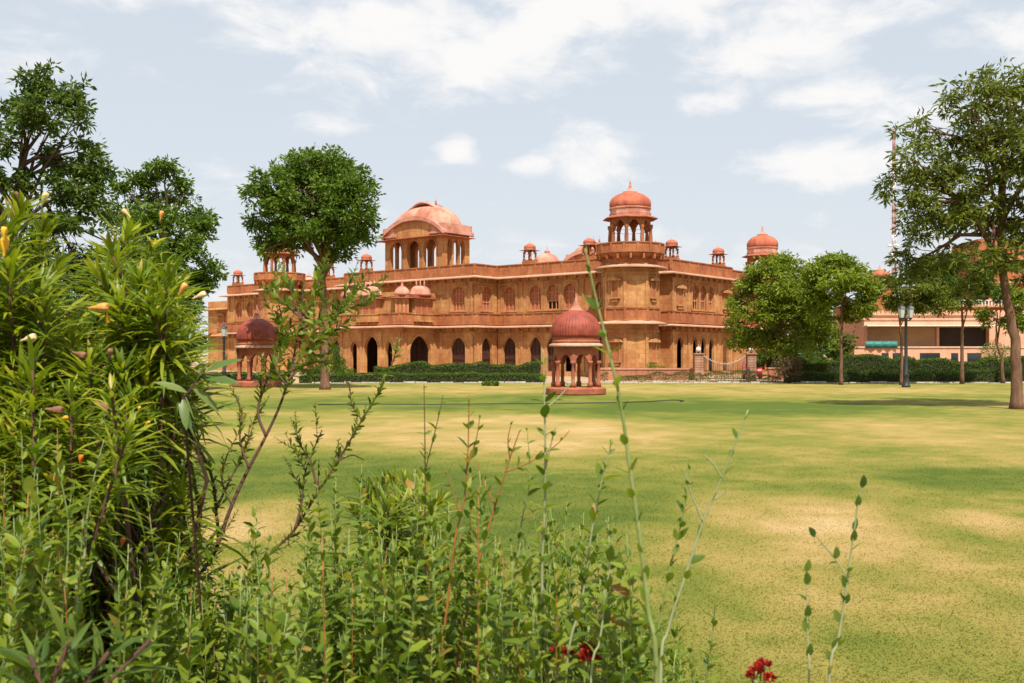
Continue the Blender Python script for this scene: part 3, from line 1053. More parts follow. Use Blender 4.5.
def tower(c, lift=0.0, small=1.0):
    """octagonal corner tower: walls, eaves, bracketed gallery and open domed top"""
    R = 2.5
    rg = ring(c, R)
    cw = list(rg)                                  # counterclockwise: outward lies to the right
    m = MB()
    m.prism(ring(c, R), -0.1, 9.95)
    m.prism(ring(c, R + 0.32), -0.12, 0.75)
    m.prism(ring(c, R + 0.18), 0.752, 0.95)
    m.sweep(cw, [(0, 4.0), (0.09, 4.0), (0.09, 4.18), (0, 4.18)], True)
    m.sweep(cw, [(0, 6.1), (0.10, 6.1), (0.10, 6.22), (0, 6.22)], True)
    m.sweep(cw, [(0, 9.0), (0.09, 9.0), (0.09, 9.16), (0, 9.16)], True)
    for k in range(8):
        m.box(-0.13, 0.13, -0.06, 0.02, 0.95, 4.0, frame_any(rg[k][0], rg[k][1], OCT[k]))
        m.box(-0.12, 0.12, -0.06, 0.02, 6.2, 9.0, frame_any(rg[k][0], rg[k][1], OCT[k]))
    t = m.build('tower', M['stone'], PAL)
    m = MB()
    n = 32
    m.sweep(ring(c, R * 0.96, n), eave_sec(0.86, 5.0, 4.74), True)
    m.sweep(ring(c, R * 0.96, n), eave_sec(0.86, 9.84, 9.60), True)
    m.build('eave', M['chajja'], t)
    m = MB()
    panel_band(m, ring(c, R * 1.02) + [ring(c, R * 1.02)[0]], 0.04, 4.96, 6.08, 0.9, 0.1)
    m.build('balcony_rail', M['stone_red'], t)
    gz = -0.45 - lift
    # gallery
    m = MB()
    m.lathe([(R * 0.95, 9.9 + gz), (R * 0.97, 10.88 + gz), (R * 1.1, 11.0 + gz), (R * 1.17, 11.25 + gz)], 16, c, smooth=False)
    for k in range(16):
        a = 2 * math.pi * (k + 0.5) / 16
        fr = frame_any(c[0] + math.cos(a) * R * 0.98, c[1] + math.sin(a) * R * 0.98, a)
        m.slab([(-0.09, 10.75 + gz), (0.09, 10.75 + gz), (0.09, 11.22 + gz), (-0.09, 11.22 + gz)], fr, -0.48, 0.01)
    m.lathe([(R * 0.8, 11.252 + gz), (R * 1.22, 11.252 + gz), (R * 1.22, 11.36 + gz), (R * 0.8, 11.36 + gz)], 16, c, smooth=False)
    m.build('gallery', M['stone_red'], t)
    m = MB()
    panel_band(m, ring(c, R * 1.19, 16) + [ring(c, R * 1.19, 16)[0]], 0.0, 11.363 + gz, 12.15 + gz, 0.6, 0.1)
    m.build('gallery_rail', M['stone_red'], t)
    chhatri(t, c, 11.42 + gz, 1.94 * small, 3.02, 1.42, 8, (M['stone_red'], M['kiosk_stone'], M['dome_orange'], M['dome_pink']), ribs=16, drum=0.74, name='open_kiosk')
    return t


# three towers
t1 = tower((0, 0))
for ang, nm in ((-math.pi / 2, 0), (0, 1)):
    fr = frame_any(2.5 * math.cos(math.pi / 8) * math.cos(ang), 2.5 * math.cos(math.pi / 8) * math.sin(ang), ang)
    niche(fr, 0, 7.0, 0.8, 1.4, t1)
    niche(fr, 0, 1.5, 1.0, 1.6, t1)
t2 = tower((-49.3, 0.0))
t3 = tower((-0.1, 26.6), 1.25, 0.9)

# little kiosks along the parapet: one built, the others copied with their parts
proto = chhatri(PAL, (0, 0), 0.0, 0.62, 0.95, 0.44, 4, (M['stone_red'], M['kiosk_stone'], M['dome_orange'], M['dome_pink']), drum=0.16, name='roof_kiosk', over=1.7)
pm = MB(); pm.box(-0.55, 0.55, -0.55, 0.55, -1.2, -0.122); pm.build('pedestal', M['stone_red'], proto)
spots = [(-13.0, 2.2), (-5.9, 2.2), (-0.5, 8.0), (-0.45, 17.2), (-33.0, -1.0), (-43.0, 2.2), (-61.0, 2.4), (-61.0, 14.0)]
for i, (x, y) in enumerate(spots):
    o = proto if i == 0 else copy_tree(proto, PAL)
    o.location = (x, y, 11.28)

# plain domes that rise behind the parapet
for (x, y, r, z0, h) in ((-15.3, 8.0, 1.5, 10.9, 1.9), (-4.4, 11.5, 1.1, 10.9, 1.9), (-55.0, 9.0, 1.4, 10.6, 1.7)):
    d = MB()
    d.lathe([(r * 1.1, Z_ROOF), (r * 1.1, z0)], 16, (x, y), smooth=False)
    d.lathe([(r * math.cos(a), z0 + h * 0.9 * math.sin(a)) for a in [i * math.pi / 20 for i in range(10)]] + [(0.25, z0 + h * 0.9), (0.3, z0 + h), (0.06, z0 + h * 1.05), (0.02, z0 + h * 1.35)], 32, (x, y), 0.05, 16)
    d.build('roof_dome', M['dome_pink'], PAL)


# --- great roof pavilion with the bent, bangla roof
def bangla(parent, x0, x1, y0, y1, z0, z_eave, z_side, mats, rise=2.0, hd=2.2, front=3, side=3, n_fin=3, arches=True, fin=0.9):
    cx, cy = (x0 + x1) / 2, (y0 + y1) / 2
    hw, hy = (x1 - x0) / 2, (y1 - y0) / 2
    m = MB()
    H = z_eave
    if arches:
        def ops(s0, s1, n, pier):
            L = s1 - s0 - 2 * pier
            wd = L / n
            return [(s0 + pier + wd * (i + 0.5), wd * 0.74, z0 + 1.5, H - 1.15, H - 0.35) for i in range(n)]
        m.wall(frame_front(y0), x0, x1, z0, H, 0.4, ops(x0, x1, front, 0.55))
        m.wall(lambda s, d, z: (s, y1 - d, z), x0, x1, z0, H, 0.4, ops(x0, x1, front, 0.55))
        m.wall(frame_right(x1), y0 + 0.41, y1 - 0.41, z0, H + 0.4, 0.4, ops(y0 + 0.41, y1 - 0.41, side, 0.2))
        m.wall(frame_left(x0), y0 + 0.41, y1 - 0.41, z0, H + 0.4, 0.4, ops(y0 + 0.41, y1 - 0.41, side, 0.2))
        for o in ops(x0, x1, front, 0.55):
            m.arch_band(frame_front(y0), o, 0.14, 0.06)
    else:
        m.box(x0, x1, y0, y1, z0, H)
    # curved gable over the arches
    N = 24
    def zc(t):                      # eave curve, t in -1..1
        return z_eave + rise * max(0.0, 1 - abs(t) ** 2.3)
    for yy, sg in ((y0, 1), (y1, -1)):
        pts = [(cx + hw * (2 * i / N - 1), zc(2 * i / N - 1) - 0.02) for i in range(N + 1)]
        fr = (lambda s, d, z, yy=yy, sg=sg: (s, yy + sg * d, z))
        vs = [fr(s, 0.003, H - 0.003) for s, z in pts] + [fr(s, 0.003, z) for s, z in pts]
        m.add(vs, [(i, i + 1, N + 2 + i, N + 1 + i) for i in range(N)])
    w = m.build('roof_pavilion' if arches else 'bay_wall', mats[0], parent)
    # roof shell: thick curved lip running front to back
    r = MB()
    ov = 0.34 if arches else 0.15
    thk = 0.42 if arches else 0.14
    vs = []
    lips = ((y0 - ov, y0 + 0.45), (y1 - 0.45, y1 + ov)) if arches else ((y0 - ov, y1 + ov),)
    n1 = N + 1
    fs = []
    for i in range(N):
        fs += [(i, i + 1, n1 + i + 1, n1 + i), (2 * n1 + i, 2 * n1 + i + 1, 3 * n1 + i + 1, 3 * n1 + i),
               (n1 + i, n1 + i + 1, 3 * n1 + i + 1, 3 * n1 + i), (i, i + 1, 2 * n1 + i + 1, 2 * n1 + i)]
    fs += [(0, n1, 3 * n1, 2 * n1), (N, n1 + N, 3 * n1 + N, 2 * n1 + N)]
    for ya, yb in lips:
        vs = []
        for yy in (ya, yb):
            for k in (0, 1):
                for i in range(N + 1):
                    t = 2 * i / N - 1
                    vs.append((cx + (hw + ov) * t, yy, zc(t) + k * thk - 0.012))
        r.add(vs, fs)
    if arches:
        r.box(cx - hw * 0.97, cx + hw * 0.97, y0 + 0.46, y1 - 0.46, z_eave + 0.02, z_side - 0.12)
        r.box(cx - hw * 0.9, cx + hw * 0.9, y0 + 0.3, y1 - 0.3, z_side - 0.118, z_side + 0.1)
    # stepped cornice on the flanks
    zs = z_side
    for sg in (-1, 1):
        xa = cx + sg * hw
        lo, hi = sorted((xa - sg * hw * 0.35, xa + sg * ov * 0.8))
        r.box(lo, hi, y0 - ov * 0.3, y1 + ov * 0.3, z_eave + 0.3, zs)
        lo, hi = sorted((xa - sg * hw * 0.42, xa + sg * ov * 1.3))
        r.box(lo, hi, y0 - ov * 0.5, y1 + ov * 0.5, z_eave + 0.1, z_eave + 0.298)
    # swelling dome, long along x
    zb = zs - (0.35 if arches else 0.15)
    prof = [(math.cos(a) ** 0.8, zb + hd * math.sin(a)) for a in [i * math.pi / 2 / 14 * 0.97 for i in range(15)]]
    nn = 108
    vs, f2 = [], []
    for rr, zz in prof:
        for i in range(nn):
            a = 2 * math.pi * i / nn
            sup = (abs(math.cos(a)) ** 3 + abs(math.sin(a)) ** 3) ** (-1 / 3) * (1 + 0.07 * (abs(math.cos(9 * a)) - 0.6))
            vs.append((cx + rr * sup * math.cos(a) * hw * 1.0, cy + rr * sup * math.sin(a) * hy * 0.93, zz))
    for j in range(len(prof) - 1):
        for i in range(nn):
            f2.append((j * nn + i, j * nn + (i + 1) % nn, (j + 1) * nn + (i + 1) % nn, (j + 1) * nn + i))
    r.add(vs, f2, True)
    rf = r.build('pavilion_roof' if arches else 'bay_roof', mats[1], w)
    # bent cap on the ridge
    cp = MB()
    hc = hw * 0.5
    zt = zb + hd
    vs = []
    for yy in (cy - hy * 0.42, cy + hy * 0.42):
        for k in (0, 1):
            for i in range(N + 1):
                t = 2 * i / N - 1
                vs.append((cx + hc * t, yy, zt - 0.22 * hd + 0.30 * hd * math.cos(t * math.pi / 2) + k * 0.07 * hd))
    cp.add(vs, fs, True)
    cp.build('roof_cap', mats[2], w)
    for i in range(n_fin):
        fx = cx + (i - (n_fin - 1) / 2) * hc * 0.62
        f = MB()
        zf = zt + 0.06 * hd
        f.lathe([(0.13 * fin, zf - 0.1), (0.10 * fin, zf + 0.2 * fin), (0.14 * fin, zf + 0.3 * fin), (0.03, zf + 0.5 * fin), (0.012, zf + 1.0 * fin)], 8, (fx, cy))
        f.build('finial', mats[2], w)
    return w


PV = (M['stone'], M['dome_pink'], M['dome_pink'])
bangla(PAL, -32.2, -23.6, 1.0, 5.2, Z_ROOF, 14.6, 15.75, PV, rise=1.7, hd=2.65)
m = MB(); m.sweep([(-32.2, 5.2), (-32.2, 1.0), (-23.6, 1.0), (-23.6, 5.2)], [(0.0, 14.53), (0.85, 14.41), (0.85, 14.35), (0.0, 14.35)])
m.build('pavilion_eave', M['kiosk_stone'], PAL)
bangla(PAL, -16.4, -11.4, 13.2, 15.6, Z_ROOF, 12.0, 12.9, PV, rise=0.9, hd=1.5, fin=0.8)

# --- porch with oriel bays
XP0, XP1, YP = -30.6, -21.6, -6.8
lo = lambda ops: [(c, w, 0.1, zs, zt) for c, w, zs, zt in ops]
m = MB()
of = lo([(-28.5, 1.0, 2.6, 3.35), (-25.95, 1.95, 2.8, 3.85), (-23.4, 1.0, 2.6, 3.35)])
os_ = lo([(-4.3, 2.9, 2.5, 3.9)])
m.wall(frame_front(YP), XP0, XP1, -0.1, Z_LOW - 0.02, 0.36, of)
m.wall(frame_right(XP1), YP + 0.37, -1.92, -0.1, Z_LOW - 0.021, 0.36, os_)
m.wall(frame_left(XP0), YP + 0.37, -1.92, -0.1, Z_LOW - 0.021, 0.36, [])  # unseen flank left without an arch so the porch stays dark
for o in of: m.arch_band(frame_front(YP), o)
for o in os_: m.arch_band(frame_right(XP1), o, 0.25, 0.06)
pilasters(m, frame_front(YP), (-30.3, -27.4, -24.5, -21.9), 0, 4.3)
pilasters(m, frame_right(XP1), (-6.4, -2.4), 0, 4.3)
m.box(XP0 + 0.3, XP1 - 0.3, YP + 0.3, -1.95, Z_LOW - 0.12, Z_LOW)
# upper storey of the porch
m.box(XP0 + 0.25, XP1 - 0.25, YP + 0.25, -1.93, Z_LOW + 0.004, 7.72)
m.sweep([(XP0 + .25, -1.93), (XP0 + .25, YP + .25), (XP1 - .25, YP + .25), (XP1 - .25, -1.93)], [(0, 7.7), (0.16, 7.7), (0.16, 8.15), (0, 8.15)])
m.build('porch', M['stone'], PAL)


m = MB()
m.box(XP0 + 0.4, XP1 - 0.4, -2.2, -2.05, 0.0, Z_LOW - 0.14)
m.box(XP0 + 0.37, XP0 + 0.45, YP + 0.4, -2.21, 0.0, Z_LOW - 0.14)
m.box(XP0 + 0.46, XP1 - 0.4, YP + 0.4, -2.22, Z_LOW - 0.2, Z_LOW - 0.13)
for k in range(9):
    m.box(XP0 + 0.9 + k * 0.9, XP0 + 1.0 + k * 0.9, -2.28, -2.203, 0.0, 3.6)
m.build('dark_porch_lining', M['door_wood'], PAL)  # dark lining added on back, side and ceiling to darken the porch


def oriel(c, ang, w, out, dome):
    """projecting window bay on brackets"""
    fr = frame_any(c[0], c[1], ang)
    m = MB()
    m.box(-w / 2, w / 2, -out, 0.1, 5.25, 7.5, fr)
    for s in (-w * 0.35, 0, w * 0.35):
        m.box(s - 0.09, s + 0.09, -out * 0.9, 0.05, 4.96, 5.248, fr)
    m.box(-w / 2 - 0.08, w / 2 + 0.08, -out - 0.08, 0.1, 5.252, 5.42, fr)
    m.box(-w / 2 - 0.06, w / 2 + 0.06, -out - 0.06, 0.1, 5.95, 6.05, fr)
    k = 3
    for i in range(k + 1):
        s = -w / 2 + 0.07 + (w - 0.14) * i / k
        m.box(s - 0.07, s + 0.07, -out - 0.06, -out + 0.05, 6.052, 7.48, fr)
    o = m.build('oriel_bay', M['stone'], PAL)
    for i in range(k):
        s = -w / 2 + 0.07 + (w - 0.14) * (i + 0.5) / k
        p = MB()
        wd = (w - 0.14) / k - 0.16
        p.slab([(s - wd / 2, 6.06)] + arch_pts(s, wd, 6.9, 7.25, 8) + [(s + wd / 2, 6.06)], fr, -out - 0.02, -out + 0.03)
        p.build('shutter', M['shutter'], o)
    e = MB()
    e.box(-w / 2 - 0.42, w / 2 + 0.42, -out - 0.42, 0.2, 7.503, 7.58, fr)
    e.box(-w / 2 - 0.1, w / 2 + 0.1, -out - 0.1, 0.2, 7.583, 7.8, fr)
    e.build('eave', M['kiosk_stone'], o)
    d = MB()
    q = fr(0, -out * 0.35, 0)
    if dome == 'long':
        tx = abs(math.cos(ang)) < 0.5
        prof = [(math.cos(a) ** 0.6, 7.8 + 1.0 * math.sin(a)) for a in [i * math.pi / 2 / 12 * 0.96 for i in range(13)]]
        d.lathe([(1.0, 7.8)] + [(1.06, 7.95)] + prof[2:], 40, (q[0], q[1]), 0, 0, True, 0, w * 0.52 if tx else 0.8, 0.8 if tx else w * 0.52)
        d.build('dome', M['dome_pink'], o)
        for i in (-1, 0, 1):
            z = MB(); p = fr(i * w * 0.22, -out * 0.35, 0)
            z.lathe([(0.1, 8.68), (0.07, 8.9), (0.1, 8.98), (0.012, 9.4)], 8, (p[0], p[1])); z.build('finial', M['dome_pink'], o)
    else:
        d.lathe([(0.72, 7.8), (0.76, 7.95), (0.74, 8.15), (0.62, 8.38), (0.4, 8.58), (0.2, 8.68), (0.1, 8.8)], 24, (q[0], q[1]), 0.04, 12)
        d.build('dome', M['dome_pink'], o)
        z = MB(); z.lathe([(0.22, 8.68), (0.1, 8.8), (0.07, 9.0), (0.012, 9.5)], 8, (q[0], q[1])); z.build('finial', M['dome_pink'], o)
    return o


oriel((-26.1, YP + 0.25), -math.pi / 2, 3.0, 0.75, 'long')
oriel((XP1 - 0.25, -4.3), 0.0, 2.5, 0.75, 'long')
oriel((XP0 + 0.25, -4.3), math.pi, 2.5, 0.75, 'long')
oriel((XP1 - 0.75, YP + 0.75), -math.pi / 4, 1.3, 0.75, 'round')
oriel((XP0 + 0.75, YP + 0.75), -3 * math.pi / 4, 1.3, 0.75, 'round')

# ------------------------------------------------------------------ buildings to the right
def place_annex():
    Y = 86.0
    X = lambda px: (px - 512) / F * Y
    Z = lambda py: EYE + (355 - py) / F * Y
    a = empty('annex', (X(940), Y, 0), math.radians(-1.2))
    tag(a, 'low salmon terrace building with crenellated parapet and dark opening behind the hedge', 'building')
    fr = lambda s, d, z: (s - X(940), d, z)
    m = MB()
    m.box(X(868), X(1040), 3.2, 9.0, 0, Z(312), fr)
    m.box(X(855), X(1040), 0.0, 3.15, 0, Z(348), fr)
    m.box(X(868), X(871.5), 0.9, 3.2, Z(348) + .003, Z(327), fr)
    m.box(X(992), X(1040), 0.6, 3.2, Z(348) + .003, Z(312), fr)
    m.box(X(941), X(943.5), 0.9, 3.2, Z(348) + .003, Z(327), fr)
    m.box(X(868), X(991.9), 0.9, 3.2, Z(326.9), Z(315), fr)
    m.box(X(868) - .1, X(1040), 0.8, 3.3, Z(319.5), Z(318), fr)
    m.box(X(868) - .1, X(1040), 0.75, 3.3, Z(314.9), Z(313.4), fr)
    for k in range(40):                                   # merlons
        s = X(868.5) + k * 0.37
        if s > X(1038): break
        m.slab([(s, Z(313.4)), (s + 0.27, Z(313.4)), (s + 0.27, Z(311.6)), (s + 0.135, Z(309.6)), (s, Z(311.6))], fr, 0.95, 1.12)
    m.build('wall', M['plaster'], a)
    b = MB(); b.box(X(871.6), X(940.9), 1.05, 1.12, Z(348) + .003, Z(327.2), fr); b.build('blind', M['blind'], a)
    d = MB(); d.box(X(943.6), X(991.9), 1.25, 3.19, Z(348) + .003, Z(327.2), fr); d.build('opening_shade_block', M['dark'], a)  # dark block fills the opening, its shade put into the colour
    e = MB()
    e.slab([(X(866), Z(326.2)), (X(992.5), Z(326.2)), (X(992.5), Z(325.3)), (X(866), Z(325.3))], fr, -0.5, 0.89)
    e.build('eave', M['white_paint'], a)
    for px0, px1 in ((882, 889), (893, 902), (951, 958), (967, 981), (920, 940)):
        w = MB(); w.box(X(px0), X(px1), -0.02, 0.05, Z(362), Z(353), fr); w.build('window', M['car_glass'], a)
    r = MB()
    r.box(X(855), X(1040), -0.08, 0.25, Z(347.9), Z(346.4), fr)
    r.build('ledge', M['pale_plaster'], a)
    t = MB()
    n = 14
    top, bot = [], []
    vs = []
    for i in range(n + 1):
        s = X(865.5) + (X(897) - X(865.5)) * i / n
        wv = 0.06 * math.sin(i * 1.7)
        vs += [fr(s, -0.12 + wv, Z(341.2)), fr(s, -0.22 + wv, Z(344.5)), fr(s, -0.16 + wv * 1.6, Z(348.0 + 0.3 * math.sin(i * 2.1)))]
    fs = []
    for i in range(n):
        fs += [(3 * i, 3 * i + 1, 3 * i + 4, 3 * i + 3), (3 * i + 1, 3 * i + 2, 3 * i + 5, 3 * i + 4)]
    t.add(vs, fs, True)
    o = t.build('tarpaulin', M['tarp'])
    o.matrix_world = Matrix.Translation(a.location) @ Matrix.Rotation(a.rotation_euler.z, 4, 'Z')
    tag(o, 'teal tarpaulin hung over the ledge of the salmon annex', 'tarpaulin')
    sol = o.modifiers.new('thickness', 'SOLIDIFY'); sol.thickness = 0.02


place_annex()


def place_rear_wing():
    Y = 108.0
    X = lambda px: (px - 512) / F * Y
    Z = lambda py: EYE + (355 - py) / F * Y
    a = empty('rear_wing', (X(950), Y, 0), math.radians(-4))
    tag(a, 'tall red sandstone wing half hidden behind the trees on the right', 'building')
    fr = lambda s, d, z: (s - X(950), d, z)
    m = MB()
    ops = [(X(px), 1.6, Z(304), Z(294), Z(289)) for px in (905, 930, 955, 980, 1005, 1030)]
    m.wall(fr, X(940), X(1090), 0, Z(283), 0.5, [o for o in ops if o[0] > X(945)])
    m.box(X(940), X(1090), 0.52, 12, 0, Z(284), fr)
    m.box(X(988), X(1090), 3, 11, Z(284) + .003, Z(236), fr)
    m.box(X(858), X(939.8), -4.0, 10, 0, Z(303), fr)
    m.build('wall', M['stone_red'], a)
    e = MB()
    e.box(X(938), X(1090), -0.9, 0.1, Z(283.8), Z(282.2), fr)
    e.box(X(986), X(1090), 2.2, 3.1, Z(258), Z(256.6), fr)
    e.box(X(940), X(1060), -2.4, -0.05, Z(308), Z(306.5), fr)
    e.build('eave', M['chajja'], a)
    r = MB()
    for k in range(40):
        s = X(942) + k * 0.33
        r.box(s, s + 0.1, -2.3, -2.2, Z(306.4), Z(302), fr)
    r.box(X(942), X(1060), -2.32, -2.18, Z(301.9), Z(301), fr)
    r.build('terrace_rail', M['white_paint'], a)
    for px in (955, 980, 1005, 1030):
        w = MB(); w.box(X(px) - 0.8, X(px) + 0.8, 0.3, 0.4, Z(304), Z(288.6), fr); w.build('window', M['door_wood'], a)
    k = chhatri(a, (X(876) - X(950), -2.0), Z(292), 1.15, 1.1, 0.75, 8, (M['stone_red'], M['kiosk_stone'], M['dome_orange'], M['dome_pink']), ribs=16, drum=0.3, name='roof_kiosk')
    bs = MB(); bs.box(X(866) - X(950), X(886) - X(950), -3.4, -0.6, Z(303), Z(292) - 0.13); bs.build('kiosk_base', M['stone_red'], a)


place_rear_wing()


def place_mast():
    Y = 330.0
    b = at(894, 355, Y); b.z = 0
    a = empty('radio_mast', b)
    tag(a, 'slim red and white lattice radio mast above the trees', 'mast')
    H = EYE + (355 - 130) / F * Y
    n = 22
    wid = lambda z: 1.3 - 0.7 * z / H
    parts = {0: MB(), 1: MB()}
    for i in range(n):
        z0, z1 = H * i / n, H * (i + 1) / n
        q = parts[(i // 3) % 2 if i < n - 3 else 0]
        for sx, sy in ((-1, -1), (1, -1), (1, 1), (-1, 1)):
            q.tube([(sx * wid(z0) / 2, sy * wid(z0) / 2, z0), (sx * wid(z1) / 2, sy * wid(z1) / 2, z1)], 0.10, 5)
        for (ax, ay), (bx, by) in (((-1, -1), (1, -1)), ((1, -1), (1, 1)), ((1, 1), (-1, 1)), ((-1, 1), (-1, -1))):
            q.tube([(ax * wid(z0) / 2, ay * wid(z0) / 2, z0), (bx * wid(z1) / 2, by * wid(z1) / 2, z1)], 0.055, 4)
            q.tube([(bx * wid(z0) / 2, by * wid(z0) / 2, z0), (ax * wid(z1) / 2, ay * wid(z1) / 2, z1)], 0.055, 4)
    parts[0].build('red_lattice', M['mast_red'], a)
    parts[1].build('white_lattice', M['mast_white'], a)
    d = MB()
    for z, r in ((H * 0.46, 1.5), (H * 0.50, 1.3), (H * 0.36, 1.4)):
        for k in range(3):
            an = k * 2.1 + z
            d.lathe([(0.7, z - 0.35), (0.75, z), (0.7, z + 0.35)], 10, (r * math.cos(an), r * math.sin(an)))
    d.build('antenna_drums', M['mast_white'], a)


place_mast()

# ------------------------------------------------------------------ garden kiosks
def garden_kiosk(px, Y, label):
    g = empty('garden_kiosk', ((px - 512) / F * Y, Y, 0.03), 0.2)
    tag(g, label, 'kiosk', 'domed kiosks on the lawn')
    r = 1.13
    p = MB()
    p.lathe([(1.46, 0.0), (1.5, 0.06), (1.5, 0.30), (1.44, 0.36), (1.38, 0.38)], 24, smooth=False)
    p.build('plinth', M['kiosk_stone'], g)
    n = 8
    z0, zt = 0.383, 2.30
    for k in range(n):
        a = 2 * math.pi * (k + 0.5) / n
        c = (r * math.cos(a), r * math.sin(a))
        q = MB()
        q.lathe([(0.14, z0), (0.14, z0 + .2), (0.085, z0 + .28), (0.10, z0 + .7), (0.075, z0 + 1.1), (0.14, z0 + 1.18), (0.14, z0 + 1.3)], 8, c)
        q.build('column', M['kiosk_stone'], g)
    ar = MB()
    for k in range(n):
        am = 2 * math.pi * k / n
        half = r * math.sin(math.pi / n); ap = r * math.cos(math.pi / n)
        fr = frame_any(ap * math.cos(am), ap * math.sin(am), am)
        ar.wall(fr, -half, half, z0 + 1.2, zt + 0.1, 0.16, [(0, half * 2 - 0.24, z0 + 1.2, z0 + 1.22, z0 + 1.62)])
    ar.prism(ring((0, 0), r * 1.02), zt + 0.1, zt + 0.2)
    ar.build('arches', M['kiosk_stone'], g)
    e = MB()
    e.lathe([(r, zt + 0.14), (1.36, zt + 0.10), (1.36, zt + 0.17), (1.2, zt + 0.26), (0.9, zt + 0.27)], 32, smooth=False)
    e.build('eave', M['chajja'], g)
    d = MB()
    d.lathe([(1.16, zt + 0.262), (1.22, zt + 0.30), (1.22, zt + 0.36), (1.17, zt + 0.40), (1.17, zt + 0.52), (1.22, zt + 0.56)], 32, smooth=False)
    d.build('drum', M['kiosk_stone'], g)
    zb = zt + 0.56
    prof = []
    for i in range(19):
        t = i / 18
        a = -0.22 + t * (math.pi / 2 + 0.22)
        prof.append((max(0.10, 1.24 * math.cos(a)), zb + 1.38 * (math.sin(a) + 0.218) / 1.218))
    m = MB(); m.lathe(prof, 192, (0, 0), 0.03, 48)
    m.build('dome', M['kiosk_dome'], g)
    f = MB(); t = zb + 1.38
    f.lathe([(0.42, t - 0.10), (0.46, t - 0.06), (0.30, t + 0.0), (0.24, t + 0.1), (0.16, t + 0.2), (0.17, t + 0.25), (0.08, t + 0.42), (0.09, t + 0.5), (0.03, t + 0.62), (0.012, t + 0.85)], 16)
    f.build('finial', M['dome_pink'], g)
    return g


garden_kiosk(576, 50.0, 'ribbed red domed kiosk on a round plinth, nearer and in full view')
garden_kiosk(257, 62.0, 'ribbed red domed kiosk at the far left, half hidden by the leafy brown branches')

# ------------------------------------------------------------------ lamps, gate, low wall, kerb, hose, car
def lamp_post(px, py, Y, h, label, heads=(-0.27, 0.27)):
    b = at(px, py, Y); b.z = 0.02
    g = empty('street_lamp', b)
    tag(g, label, 'lamp post', 'lantern lamp posts round the lawn')
    m = MB()
    m.lathe([(0.26, 0), (0.26, 0.12), (0.2, 0.2), (0.16, 0.7), (0.2, 0.75), (0.11, 0.9), (0.085, h - 0.9), (0.13, h - 0.85), (0.1, h - 0.75)], 12)
    m.tube([(-0.32, 0, h - 0.86), (-0.25, 0, h - 0.95), (0.25, 0, h - 0.95), (0.32, 0, h - 0.86)], 0.04, 6)
    m.build('pole', M['iron'], g)
    for s in heads:
        l = MB()
        l.lathe([(0.13, h - 0.8), (0.24, h - 0.25)], 6, (s, 0), smooth=False)
        o = l.build('lantern', M['lantern'], g)
        c = MB(); c.lathe([(0.28, h - 0.248), (0.2, h - 0.12), (0.05, h - 0.04), (0.02, h + 0.08)], 6, (s, 0), smooth=False)
        c.lathe([(0.08, h - 0.9), (0.14, h - 0.803)], 6, (s, 0), smooth=False)
        c.build('lantern_cap', M['iron'], o)


lamp_post(906, 388, 61, 5.05, 'black lamp post with paired glass lanterns in front of the right hedge')
lamp_post(224, 385, 70, 4.1, 'black lamp post before the far left end of the palace', (0.0,))


def gate_pillar(px, Y, label):
    b = at(px, 376, Y); b.z = 0
    g = empty('gate_pillar', b)
    tag(g, label, 'gate pillar', 'striped pillars of the drive gate')
    m = MB()
    for k in range(10):
        m.box(-0.34, 0.34, -0.34, 0.34, k * 0.205, k * 0.205 + 0.185)
        m.box(-0.31, 0.31, -0.31, 0.31, k * 0.205 + 0.1852, k * 0.205 + 0.2048)
    m.box(-0.42, 0.42, -0.42, 0.42, 2.052, 2.14)
    m.build('shaft', M['pillar'], g)
    s = MB(); s.lathe([(0.1, 2.142), (0.06, 2.3)], 10); s.build('lamp_neck', M['iron'], g)
    o = MB(); o.lathe([(max(0.02, 0.19 * math.sin(t)), 2.46 - 0.19 * math.cos(t)) for t in [i * math.pi / 12 for i in range(13)]], 20)
    o.build('lamp_globe', M['globe'], g)
    return b


gp1 = gate_pillar(698.5, 79, 'striped stone gate pillar with white globe lamp in front of the palace arches')
gp2 = gate_pillar(751, 79, 'striped stone gate pillar with white globe lamp beside the red car')


def place_gate():
    g = empty('drive_gate', ((gp1.x + gp2.x) / 2, 79, 0))
    tag(g, 'iron drive gate with pale sagging top rail between two pillars', 'gate')
    hw = (gp2.x - gp1.x) / 2 - 0.36
    m, t = MB(), MB()
    pts = []
    for i in range(25):
        u = 2 * i / 24 - 1
        pts.append((u * hw, 0, 1.28 + 0.70 * u * u))
    t.tube(pts, 0.032, 6)
    for i in range(0, 25, 2):
        t.lathe([(0.012, pts[i][2] + 0.02), (0.045, pts[i][2] + 0.08), (0.012, pts[i][2] + 0.14)], 6, (pts[i][0], 0))
    t.build('top_rail', M['kerb'], g)
    for i in range(25):
        m.tube([(pts[i][0], 0, 0.1), (pts[i][0], 0, pts[i][2] - 0.04)], 0.014, 5)
    for z in (0.15, 0.75):
        m.tube([(-hw, 0, z), (hw, 0, z)], 0.025, 5)
    m.build('bars', M['iron'], g)


place_gate()


def low_wall(pa, pb, Y, h, label):
    xa, xb = (pa - 512) / F * Y, (pb - 512) / F * Y
    g = empty('low_wall', ((xa + xb) / 2, Y, 0))
    tag(g, label, 'wall')
    L = (xb - xa) / 2
    m = MB(); m.box(-L, L, -0.18, 0.18, -0.05, h - 0.12); m.build('body', M['low_wall'], g)
    c = MB(); c.box(-L - 0.03, L + 0.03, -0.24, 0.24, h - 0.118, h); c.build('coping', M['stone_pink'], g)


low_wall(600, 693, 80, 0.95, 'low pinkish stone wall before the corner tower left of the gate')
low_wall(768, 862, 80.5, 1.0, 'low stone wall behind the hedge right of the gate')
low_wall(120, 216, 74, 0.75, 'low stone wall at the far left edge of the lawn')


